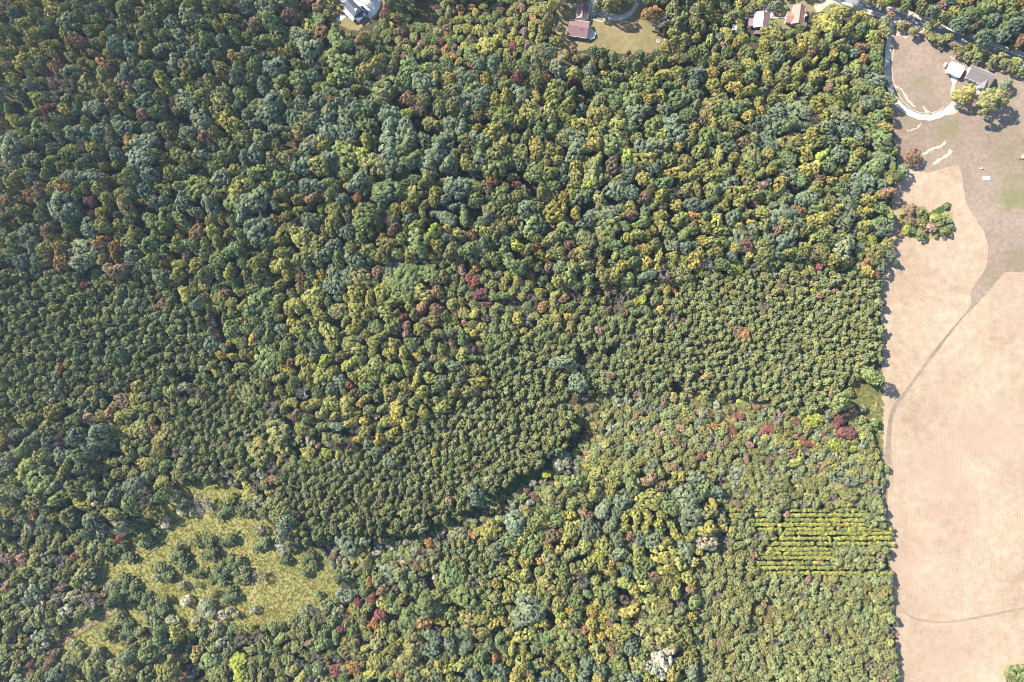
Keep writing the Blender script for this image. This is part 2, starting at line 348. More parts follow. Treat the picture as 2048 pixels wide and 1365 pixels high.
sheet('driveway', [(1178,-8),(1192,-8),(1196,14),(1198,28),(1182,36),(1176,24)], M['gravel'], Z*5, rough=0.6)
sheet('driveway', [(678,-8),(764,-8),(759,20),(741,39),(728,28),(705,4),(690,8),(679,5)], M['concrete'], Z*4)
sheet('driveway', strip(smooth([(1512,-8),(1520,8),(1535,20),(1545,32)], 4), 10, 12), M['gravel'], Z*4, rough=0.8)
sheet('path', strip([(1540,36.4),(1578,35.6)], 1.8), M['concrete'], Z*4)
sheet('path', strip(smooth([(1210,33),(1205,44),(1183,38),(1180,46)], 3), 1.5), M['concrete'], Z*4)
sheet('patio', [(1954,181),(1961,185),(1956,189),(1951,184)], M['concrete'], Z*4)
sheet('patio', [(672,38),(692,26),(695,31),(676,46)], M['concrete'], Z*4, rough=1)
sheet('bare_soil', strip(smooth([(1660,2),(1640,14),(1630,20)], 3), 12, 16), M['sand'], Z*3, rough=2)
for pl in ([(352,985),(385,1000),(372,1025),(345,1050),(330,1075),(300,1095),(270,1112)], [(340,1078),(312,1100),(285,1120),(282,1150),(281,1180)], [(380,960),(388,985),(375,1010),(360,1035)], [(225,1215),(190,1240),(150,1262),(110,1288),(98,1296)], [(238,1222),(200,1246),(160,1270),(118,1296),(100,1304)]):
    sheet('wheel_track', strip(smooth(pl, 4), 1.6), M['floor'], Z*2, rough=0.7)
sheet('bare_soil', strip(smooth([(232,1216),(195,1242),(155,1266),(114,1292)], 4), 9, 12), M['track'], Z*1.5, rough=1.5)

# ------------------------------------------------------------------ the air between the drone and the wood
hz = MB(); hz.box(-1503, 1503, -1503, 1503, -1.0, ALT+6)
hm, hnt, hns, hls = new_mat('haze_air')
pv = node(hns, 'ShaderNodeVolumePrincipled'); pv.inputs['Color'].default_value = (0.50, 0.72, 1.0, 1); pv.inputs['Density'].default_value = 0.000055; pv.inputs['Anisotropy'].default_value = 0.2
hls.new(pv.outputs[0], node(hns, 'ShaderNodeOutputMaterial').inputs['Volume'])
ho = hz.build('haze', hm); tag(ho, 'thin bluish air between the camera and the ground', 'haze', None, 'stuff')

# ------------------------------------------------------------------ buildings
def ang(dx, dy): return math.atan2(-dy, dx)          # image direction -> world angle
def gable(parent, x0, x1, hw, wh, rh, wallm, roofm, over=0.45, roofm2=None, z0=0.0, ends=(True, True)):
    """walls with gable ends, two roof slopes; ridge along local x"""
    b = MB()
    b.add([(x0,-hw,z0),(x1,-hw,z0),(x1,hw,z0),(x0,hw,z0),(x0,-hw,wh),(x1,-hw,wh),(x1,hw,wh),(x0,hw,wh),(x0,0,wh+rh),(x1,0,wh+rh)],
          [(0,1,5,4),(2,3,7,6),(1,2,6,9,5),(3,0,4,8,7),(4,5,9,8),(6,7,8,9)])
    wl = b.build('wall', wallm, parent)
    s = rh/hw; oy = hw+over; zo = wh-s*over; t = 0.14; e = 0.10; X0 = x0-(over if ends[0] else -0.01); X1 = x1+(over if ends[1] else -0.01)
    r = MB(); r.slab((X0,-oy,zo+e+t),(X1,-oy,zo+e+t),(X1,0,wh+rh+e+t),(X0,0,wh+rh+e+t), t)
    r2 = MB(); r2.slab((X1,oy,zo+e+t),(X0,oy,zo+e+t),(X0,0.004,wh+rh+e+t),(X1,0.004,wh+rh+e+t), t)
    if roofm2:
        ro = r.build('roof', roofm, parent); rb = r2.build('roof', roofm2, parent)
    else:
        r.add(r2.v, r2.f); ro = r.build('roof', roofm, parent)
    c = MB(); c.box(X0, X1, -0.16, 0.16, wh+rh+e+t-0.02, wh+rh+e+t+0.06); c.build('ridge_cap', roofm, ro)
    f = MB()
    f.box(X0, X1, -oy-0.12, -oy-0.003, zo-0.02, zo+e+t-0.03); f.box(X0, X1, oy+0.003, oy+0.12, zo-0.02, zo+e+t-0.03)
    f.build('gutter', M['trim'], ro)
    return wl, ro
def window(parent, x, y, z, w_, h, axis, sgn):
    """axis 'y': on a wall facing +-y; frame proud of the wall, glass inside"""
    f = MB(); g_ = MB(); d = 0.06
    def bx(mb, a0, a1, z0, z1, p0, p1):
        if axis == 'y': mb.box(x+a0, x+a1, min(y+sgn*p0, y+sgn*p1), max(y+sgn*p0, y+sgn*p1), z+z0, z+z1)
        else: mb.box(min(x+sgn*p0, x+sgn*p1), max(x+sgn*p0, x+sgn*p1), y+a0, y+a1, z+z0, z+z1)
    for a0, a1, z0, z1 in ((-w_/2-.1, -w_/2, -.1, h+.1), (w_/2, w_/2+.1, -.1, h+.1), (-w_/2, w_/2, -.1, 0), (-w_/2, w_/2, h, h+.1)): bx(f, a0, a1, z0, z1, -0.01, d)
    bx(g_, -w_/2, w_/2, 0, h, -0.01, 0.03)
    fo = f.build('window', M['trim'], parent); g_.build('pane', M['glass'], fo)
def door(parent, x, y, axis, sgn, mat=None, w_=1.0, h=2.1):
    f = MB(); k = MB()
    if axis == 'y':
        f.box(x-w_/2, x+w_/2, min(y-sgn*.01, y+sgn*.07), max(y-sgn*.01, y+sgn*.07), 0.1, h); k.box(x+w_/2-.18, x+w_/2-.08, min(y+sgn*.07, y+sgn*.13), max(y+sgn*.07, y+sgn*.13), 1.0, 1.1)
    else:
        f.box(min(x-sgn*.01, x+sgn*.07), max(x-sgn*.01, x+sgn*.07), y-w_/2, y+w_/2, 0.1, h); k.box(min(x+sgn*.07, x+sgn*.13), max(x+sgn*.07, x+sgn*.13), y+w_/2-.18, y+w_/2-.08, 1.0, 1.1)
    d = f.build('door', mat or M['wood'], parent); k.build('handle', M['steel'], d)
def root(name, label, cat, px, py, a, z=0.12, group=None):
    o = empty(name, P(px, py, 3.0).xy.to_3d(), a); tag(o, label, cat, group); return o

M['roof_pale'] = simple_mat('pale_grey_roof', (0.33, 0.33, 0.34), 0.6, 0.08, 1, seam=('X', 0.7, 0.85))
# house with the dark blue-grey metal roof, top left
h = root('house', 'house with dark blue-grey metal roof beside the white concrete yard', 'house', 707, 18, ang(135, 150))
gable(h, -4.6, 4.0, 3.0, 3.4, 2.2, M['wall_white'], M['roof_dark'])
b = MB(); b.box(4.0, 7.6, -2.9, 2.9, 0, 2.7); b.build('wing', M['wall_white'], h)
b = MB(); b.slab((4.35,-3.3,2.95),(8.0,-3.3,2.75),(8.0,3.3,2.75),(4.35,3.3,2.95), .15); b.build('wing_roof', M['roof_dark'], h)
b = MB(); b.slab((-4.2,-5.6,2.5),(5.2,-5.6,2.5),(5.2,-3.62,2.85),(-4.2,-3.62,2.85), .12); po = b.build('porch_roof', M['roof_pale'], h)
for x in (-4.0, -1, 2, 5.0):
    b = MB(); b.box(x-.08, x+.08, -5.5, -5.34, 0, 2.4); b.build('porch_post', M['trim'], po)
b = MB(); b.box(3.2, 4.3, -.55, .55, 4.2, 7.0); ch = b.build('chimney', M['brick'], h)
b = MB(); b.box(3.05, 4.45, -.7, .7, 7.0, 7.2); b.build('chimney_cap', M['stone'], ch)
b = MB(); b.box(7.7, 10.4, -2.0, 2.2, 0.1, 0.7); b.build('deck', M['wood'], h)
for x in (-3, 0, 2.5): window(h, x, -3.0, 1.0, 1.2, 1.2, 'y', -1); window(h, x, 3.0, 1.0, 1.2, 1.2, 'y', 1)
window(h, 7.6, -1.2, 1.0, 1.1, 1.1, 'x', 1); door(h, 7.6, 1.2, 'x', 1); door(h, -1.5, -3.0, 'y', -1)
# carport-like shed beside it
c = root('shed', 'small dark shed on the concrete yard right of the dark-roofed house', 'shed', 727, 19, ang(135, 150))
gable(c, -2.4, 2.4, 1.0, 2.2, .5, M['wall_brown'], M['roof_dark'], .2); door(c, 0, 1.0, 'y', 1)

# brown-roofed house and its garage
h = root('house', 'house with a broad rose-brown metal roof and white curved deck', 'house', 1156.5, 57.5, ang(340, 60))
gable(h, -5.7, 5.7, 4.6, 3.0, 2.1, M['wall_white'], M['roof_brown'])
for x in (1.0, 1.9, 2.8):
    b = MB(); b.lathe([(0.14, 3.4), (0.14, 5.2)], x, -1.2, 10); b.build('vent_pipe', M['dark'], h)
for x in (-4, -1.2, 1.5, 4): window(h, x, -4.6, 1.0, 1.3, 1.2, 'y', -1); window(h, x, 4.6, 1.0, 1.2, 1.2, 'y', 1)
window(h, -5.7, -1.5, 1.0, 1.2, 1.2, 'x', -1); door(h, 5.7, 1.0, 'x', 1); door(h, 0.2, -4.6, 'y', -1)
d = MB()
d.add([(6.0,-3.6,.6),(8.6,-4.6,.6),(10.6,-3.2,.6),(10.8,-0.6,.6),(8.2,1.6,.6),(6.6,3.8,.6),(6.0,3.8,.6)]+[(6.0,-3.6,.45),(8.6,-4.6,.45),(10.6,-3.2,.45),(10.8,-0.6,.45),(8.2,1.6,.45),(6.6,3.8,.45),(6.0,3.8,.45)],
      [(0,1,2,3,4,5,6),(13,12,11,10,9,8,7)]+[(i,7+i,7+(i+1)%7,(i+1)%7) for i in range(7)])
dk = d.build('deck', M['deck'], h)
b = MB(); rail = [(6.0,-3.6),(8.6,-4.6),(10.6,-3.2),(10.8,-0.6),(8.2,1.6),(6.6,3.8)]
for (x0, y0), (x1, y1) in zip(rail, rail[1:]):
    for z in (1.0, 1.5): b.tube((x0, y0, z), (x1, y1, z), .07, .07, 5)
    n = max(1, int(math.hypot(x1-x0, y1-y0)/1.1))
    for k in range(n): b.tube((x0+(x1-x0)*k/n, y0+(y1-y0)*k/n, .6), (x0+(x1-x0)*k/n, y0+(y1-y0)*k/n, 1.55), .06, .06, 5)
b.build('railing', M['trim'], dk)
h = root('garage', 'small garage with rose-brown gable roof just above the brown-roofed house', 'garage', 1165, 25, ang(-18, 160))
gable(h, -3.8, 3.6, 3.1, 2.9, 1.9, M['wall_white'], M['roof_brown']); door(h, 3.6, 0, 'x', 1, M['trim'], 4.2, 2.4); window(h, 0, -3.1, 1.1, 1.1, .9, 'y', -1)

# house with sun glint on one slope put in as white roof colour
h = root('house', 'house whose roof has one slope coloured white as sun glint and one rose-brown slope', 'house', 1524, 41, ang(-30, 280))
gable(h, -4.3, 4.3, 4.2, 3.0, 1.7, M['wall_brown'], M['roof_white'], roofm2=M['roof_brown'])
b = MB(); b.slab((-3.2,-7.6,2.2),(3.8,-7.6,2.2),(3.8,-4.6,2.72),(-3.2,-4.6,2.72), .12); po = b.build('porch_roof', M['roof_brown'], h)
for x in (-3.0, 0.3, 3.6):
    b = MB(); b.box(x-.09, x+.09, -7.5, -7.32, 0, 2.1); b.build('porch_post', M['trim'], po)
b = MB(); b.slab((6.0,-3.4,2.2),(8.0,-3.4,1.95),(8.0,1.2,1.95),(6.0,1.2,2.2), .1); b.build('lean_to_roof', M['roof_brown'], h)
b = MB(); b.box(6.2, 7.8, -3.2, -3.05, 0, 1.8); b.box(6.2, 7.8, 0.9, 1.05, 0, 1.8); b.build('lean_to_wall', M['wall_brown'], h)
window(h, 4.3, -1.8, 1.0, 1.2, 1.2, 'x', 1); door(h, 4.3, 1.4, 'x', 1); window(h, 0, -4.2, 1.0, 1.4, 1.2, 'y', -1)
# red-brown cross-gabled house
h = root('house', 'cross-gabled house with terracotta red-brown roof nearest the road', 'house', 1597, 31, ang(-45, 300))
gable(h, -5.6, 5.2, 3.2, 3.0, 1.9, M['wall_white'], M['roof_red'])
w2_ = empty('wing', (2.0, -4.6, 0), math.pi/2); w2_.parent = h
b = MB(); b.box(-1.2, 4.6, -6.6, -3.2, 0, 2.7); b.build('wing_wall', M['wall_white'], h)
bpy.data.objects.remove(w2_)
b = MB(); b.slab((-1.6,-7.0,2.85),(1.7,-7.0,3.9),(1.7,-3.0,3.9),(-1.6,-3.0,2.85), .14); b.slab((1.704,-7.0,3.9),(5.0,-7.0,2.85),(5.0,-3.0,2.85),(1.704,-3.0,3.9), .14); b.build('wing_roof', M['roof_red'], h)
b = MB(); b.slab((3.4,3.65,2.7),(6.6,3.65,2.7),(6.6,5.8,2.35),(3.4,5.8,2.35), .12); b.build('porch_roof', M['roof_brown'], h)
b = MB(); b.box(.2, 1.2, 3.3, 4.1, 0, 5.4); ch = b.build('chimney', M['stone'], h); b = MB(); b.box(.1, 1.3, 3.2, 4.2, 5.4, 5.6); b.build('chimney_cap', M['stone'], ch)
for y in (-6.1, -4.3): window(h, -1.2, y, 1.0, 1.0, 1.2, 'x', -1)
window(h, 1.0, -6.6, 1.0, 1.2, 1.2, 'y', -1); window(h, 3.2, -6.6, 1.0, 1.2, 1.2, 'y', -1); door(h, 5.2, 0, 'x', 1)

# mint ranch house on the right and its white garage
h = root('house', 'pale mint house with grey-brown shingle roof beside the two big yard trees', 'house', 1960, 152.5, ang(410, 190))
gable(h, -6.9, 6.9, 3.7, 3.0, 1.9, M['wall_mint'], M['roof_shingle'])
a = MB()
a.add([(2.2,-6.4,0),(6.2,-6.4,0),(6.2,-3.75,0),(2.2,-3.75,0),(2.2,-6.4,2.95),(6.2,-6.4,2.95),(6.2,-3.75,2.95),(2.2,-3.75,2.95),(4.2,-6.4,4.3),(4.2,-3.75,4.3)],
      [(1,0,4,8,5)[::-1],(1,2,6,5),(3,0,4,7)]); a.build('gable_wing', M['wall_mint'], h)
b = MB(); b.slab((1.8,-6.9,2.98),(4.2,-6.9,4.6),(4.2,-1.0,4.6),(1.8,-3.6,2.98), .14); b.slab((4.204,-6.9,4.6),(6.6,-6.9,2.98),(6.6,-3.6,2.98),(4.204,-1.0,4.6), .14); b.build('wing_roof', M['roof_shingle'], h)
for x in (-5.2, -2.6): window(h, x, -3.7, 0.9, 1.5, 1.3, 'y', -1)
window(h, -0.4, -3.7, 0.9, 1.2, 1.3, 'y', -1); door(h, 1.3, -3.7, 'y', -1, M['trim'])
window(h, 4.2, -6.4, 0.9, 2.0, 1.3, 'y', -1); window(h, -6.9, 0, 1.0, 1.2, 1.2, 'x', -1)
for x in (-4, 0, 4): window(h, x, 3.7, 1.0, 1.2, 1.1, 'y', 1)
b = MB(); b.box(0.6, 2.0, -5.6, -3.76, 0.05, 0.35); b.build('porch_step', M['concrete'], h)
h = root('garage', 'white garage with bright white metal roof left of the mint house', 'garage', 1912.5, 139, ang(230, 105))
gable(h, -3.9, 3.4, 3.2, 2.8, 1.5, M['wall_white'], M['roof_white']); door(h, 1.6, -3.2, 'y', -1, M['trim'], 2.6, 2.2); window(h, -2.0, -3.2, 1.1, 1.0, .9, 'y', -1); window(h, -3.9, 0, 1.1, 1.0, .9, 'x', -1)

# ------------------------------------------------------------------ vehicles and small things
def car(label, px, py, a, paint, L=4.6, W=1.85):
    o = empty('car', P(px, py, 0.0), a); tag(o, label, 'car')
    o.location.z = 0.1
    b = MB(); prof = [(-L/2, .45), (-L/2, .85), (-L/2+.15, .98), (-.95, 1.0), (.95, 1.02), (L/2-.5, .92), (L/2-.05, .78), (L/2, .45)]
    n = len(prof); hw = W/2
    vs = [(x, s*hw*(1 if z < .9 else .94), z) for s in (-1, 1) for x, z in prof]
    b.add(vs, [tuple(range(n)), tuple(range(2*n-1, n-1, -1))]+[(i, i+n, (i+1) % n+n, (i+1) % n) for i in range(n)]); b.build('body', paint, o)
    b = MB(); cab = [(-1.9, .99), (-1.35, 1.5), (.35, 1.52), (1.1, 1.0)]
    vs = [(x, s*hw*(.9 if z < 1.2 else .74), z) for s in (-1, 1) for x, z in cab]
    b.add(vs, [(0,1,2,3),(7,6,5,4)]+[(i, i+4, (i+1) % 4+4, (i+1) % 4) for i in range(4)]); cb = b.build('cabin_glass', M['glass'], o)
    b = MB(); b.box(-1.4, .4, -hw*.75, hw*.75, 1.5, 1.56); b.build('cabin_roof', paint, o)
    for x in (-L/2+.85, L/2-.85):
        for s in (-1, 1):
            b = MB(); b.tube((x, s*(hw-.2), .33), (x, s*(hw+.02), .33), .33, .33, 14); wh = b.build('wheel', M['dark'], o)
            b = MB(); b.tube((x, s*(hw+.02), .33), (x, s*(hw+.035), .33), .2, .2, 12); b.build('rim', M['steel'], wh)
    for s in (-1, 1):
        b = MB(); b.box(L/2-.08, L/2+.02, s*hw*.72-.18, s*hw*.72+.18, .62, .76); b.build('headlight', M['trim'], o)
    return o
car('dark red car parked against the end of the white garage', 1924, 148.5, ang(-60, 95), M['car_red'])
car('dark blue car in the shade beside the glint-white and brown roofed house', 1500.5, 36, ang(60, -30), M['car_blue'])
car('pale silver car in the shade at the end of the upper driveway', 1188, 19, ang(-20, 60), M['car_silver'])
t = empty('propane_tank', P(1888.5, 131.5, .0), ang(35, -60)); tag(t, 'white propane tank lying in the mown grass left of the white garage', 'tank')
b = MB(); pr = [(0.05, -1.7), (.4, -1.6), (.58, -1.35), (.62, -1.1), (.62, 1.1), (.58, 1.35), (.4, 1.6), (.05, 1.7)]
vs = [(z, r*math.cos(2*math.pi*i/14), .95+r*math.sin(2*math.pi*i/14)) for r, z in pr for i in range(14)]
b.add(vs, [(k*14+i, k*14+(i+1) % 14, (k+1)*14+(i+1) % 14, (k+1)*14+i) for k in range(7) for i in range(14)]); b.build('tank_body', M['tank'], t, True)
b = MB(); b.lathe([(.28, 1.5), (.28, 1.78), (.2, 1.86)], 0, 0, 12); b.build('valve_dome', M['tank'], t)
b = MB(); b.box(-1.1, -.9, -.4, .4, .1, .45); b.box(.9, 1.1, -.4, .4, .1, .45); b.build('support', M['stone'], t)
t = empty('trampoline', P(1494.5, 46, 0)); tag(t, 'round dark trampoline on the grass left of the glint-white and brown roof', 'trampoline')
b = MB(); b.lathe([(1.28, .9), (1.28, .93), (0.02, .93)], 0, 0, 24); b.build('jumping_mat', M['mat_blue'], t)
b = MB(); b.lathe([(1.3, .88), (1.3, .98), (1.55, .98), (1.55, .88)], 0, 0, 24); b.build('safety_pad', M['car_blue'], t)
for k in range(4):
    b = MB(); a_ = k*math.pi/2+.4; b.tube((1.42*math.cos(a_), 1.42*math.sin(a_), .1), (1.42*math.cos(a_), 1.42*math.sin(a_), .88), .05, .05); b.build('leg', M['steel'], t)
t = empty('canopy', P(1471.5, 55, 2.4).xy.to_3d(), ang(1, .1)); tag(t, 'square white canopy among the trees left of the trampoline', 'canopy')
b = MB(); b.add([(-2,-1.6,2.3),(2,-1.6,2.3),(2,1.6,2.3),(-2,1.6,2.3),(0,0,3.1),(-2,-1.6,2.2),(2,-1.6,2.2),(2,1.6,2.2),(-2,1.6,2.2),(0,0,3.0)],
    [(0,1,4),(1,2,4),(2,3,4),(3,0,4),(6,5,9),(7,6,9),(8,7,9),(5,8,9),(0,5,6,1),(1,6,7,2),(2,7,8,3),(3,8,5,0)]); b.build('roof', M['canvas'], t)
for x in (-1.9, 1.9):
    for y in (-1.5, 1.5): b = MB(); b.tube((x, y, .05), (x, y, 2.25), .05, .05); b.build('pole', M['steel'], t)
t = empty('concrete_slab', P(1972.5, 356.5, .0), ang(1, 0.03)); tag(t, 'white rectangular concrete slab lying in the mown grass field', 'slab')
b = MB(); b.box(-2.0, 2.0, -1.0, 1.0, .1, .4); b.build('slab', M['canvas'], t); b = MB(); b.lathe([(.35, .4), (.35, .47)], .9, 0, 14); b.build('lid', M['stone'], t)
t = empty('well_cap', P(1962.3, 337.3, 0)); tag(t, 'small white well cap standing above left of the concrete slab', 'well cap')
b = MB(); b.lathe([(.4, .1), (.4, .75)], 0, 0, 14); b.build('casing', M['canvas'], t); b = MB(); b.lathe([(.5, .75), (.5, .88), (.1, .98)], 0, 0, 14); b.build('cap', M['tank'], t)
t = empty('trailer', P(2046, 315, 0), ang(-40, 25)); tag(t, 'white trailer with pointed hitch at the right edge of the photo', 'trailer')
b = MB(); b.add([(-5,-1.15,.7),(.6,-1.15,.7),(1.5,0,.7),(.6,1.15,.7),(-5,1.15,.7),(-5,-1.15,2.6),(.6,-1.15,2.6),(1.5,0,2.6),(.6,1.15,2.6),(-5,1.15,2.6)],
    [(4,3,2,1,0),(5,6,7,8,9)]+[(i,(i+1)%5,(i+1)%5+5,i+5) for i in range(5)]); b.build('body', M['canvas'], t)
b = MB(); b.tube((1.4,0,.6),(2.6,0,.55),.08,.08); b.box(2.4,2.8,-.15,.15,.1,.6); b.build('hitch', M['dark'], t)
for s in (-1, 1): b = MB(); b.tube((-2.5, s*1.0, .38), (-2.5, s*1.22, .38), .36, .36, 14); b.build('wheel', M['dark'], t)
t = empty('fire_pit', P(1316.5, 83, 0)); tag(t, 'ring of pale stones forming a fire pit at the right side of the lawn', 'fire pit')
b = MB()
for k in range(11):
    a_ = 2*math.pi*k/11; x, y = 1.15*math.cos(a_), 1.15*math.sin(a_); s = .24+.06*math.sin(k*2.3)
    b.lathe([(s, .06), (s*1.05, .25), (s*.6, .42)], x, y, 7)
b.build('stone_ring', M['stone'], t); b = MB(); b.lathe([(.9, .05), (.9, .1)], 0, 0, 12); b.build('ash_bed', M['greybark'], t)
def chair(label, px, py, a, mat, group=None):
    o = empty('garden_chair', P(px, py, 0), a); tag(o, label, 'chair', group); o.location.z = .06
    b = MB(); b.box(-.4, .4, -.4, .4, .38, .46); b.build('seat', mat, o)
    b = MB(); b.slab((-.4,.36,.46),(.4,.36,.46),(.4,.62,1.1),(-.4,.62,1.1), .06); b.build('backrest', mat, o)
    for x in (-.42, .42):
        b = MB(); b.box(x-.06, x+.06, -.42, .42, .62, .68); b.build('armrest', mat, o)
        for y in (-.35, .35): b = MB(); b.box(x-.05, x+.05, y-.05, y+.05, 0, .62 if y < 0 else .62); b.build('leg', mat, o)
M['red_paint'] = simple_mat('red_paint', (0.45, 0.07, 0.07), 0.6, 0.1)
chair('red garden chair on the lawn right of the fire pit', 1324, 77, .6, M['red_paint']); chair('white garden chair beside the red one by the fire pit', 1329, 80, 2.2, M['canvas'])

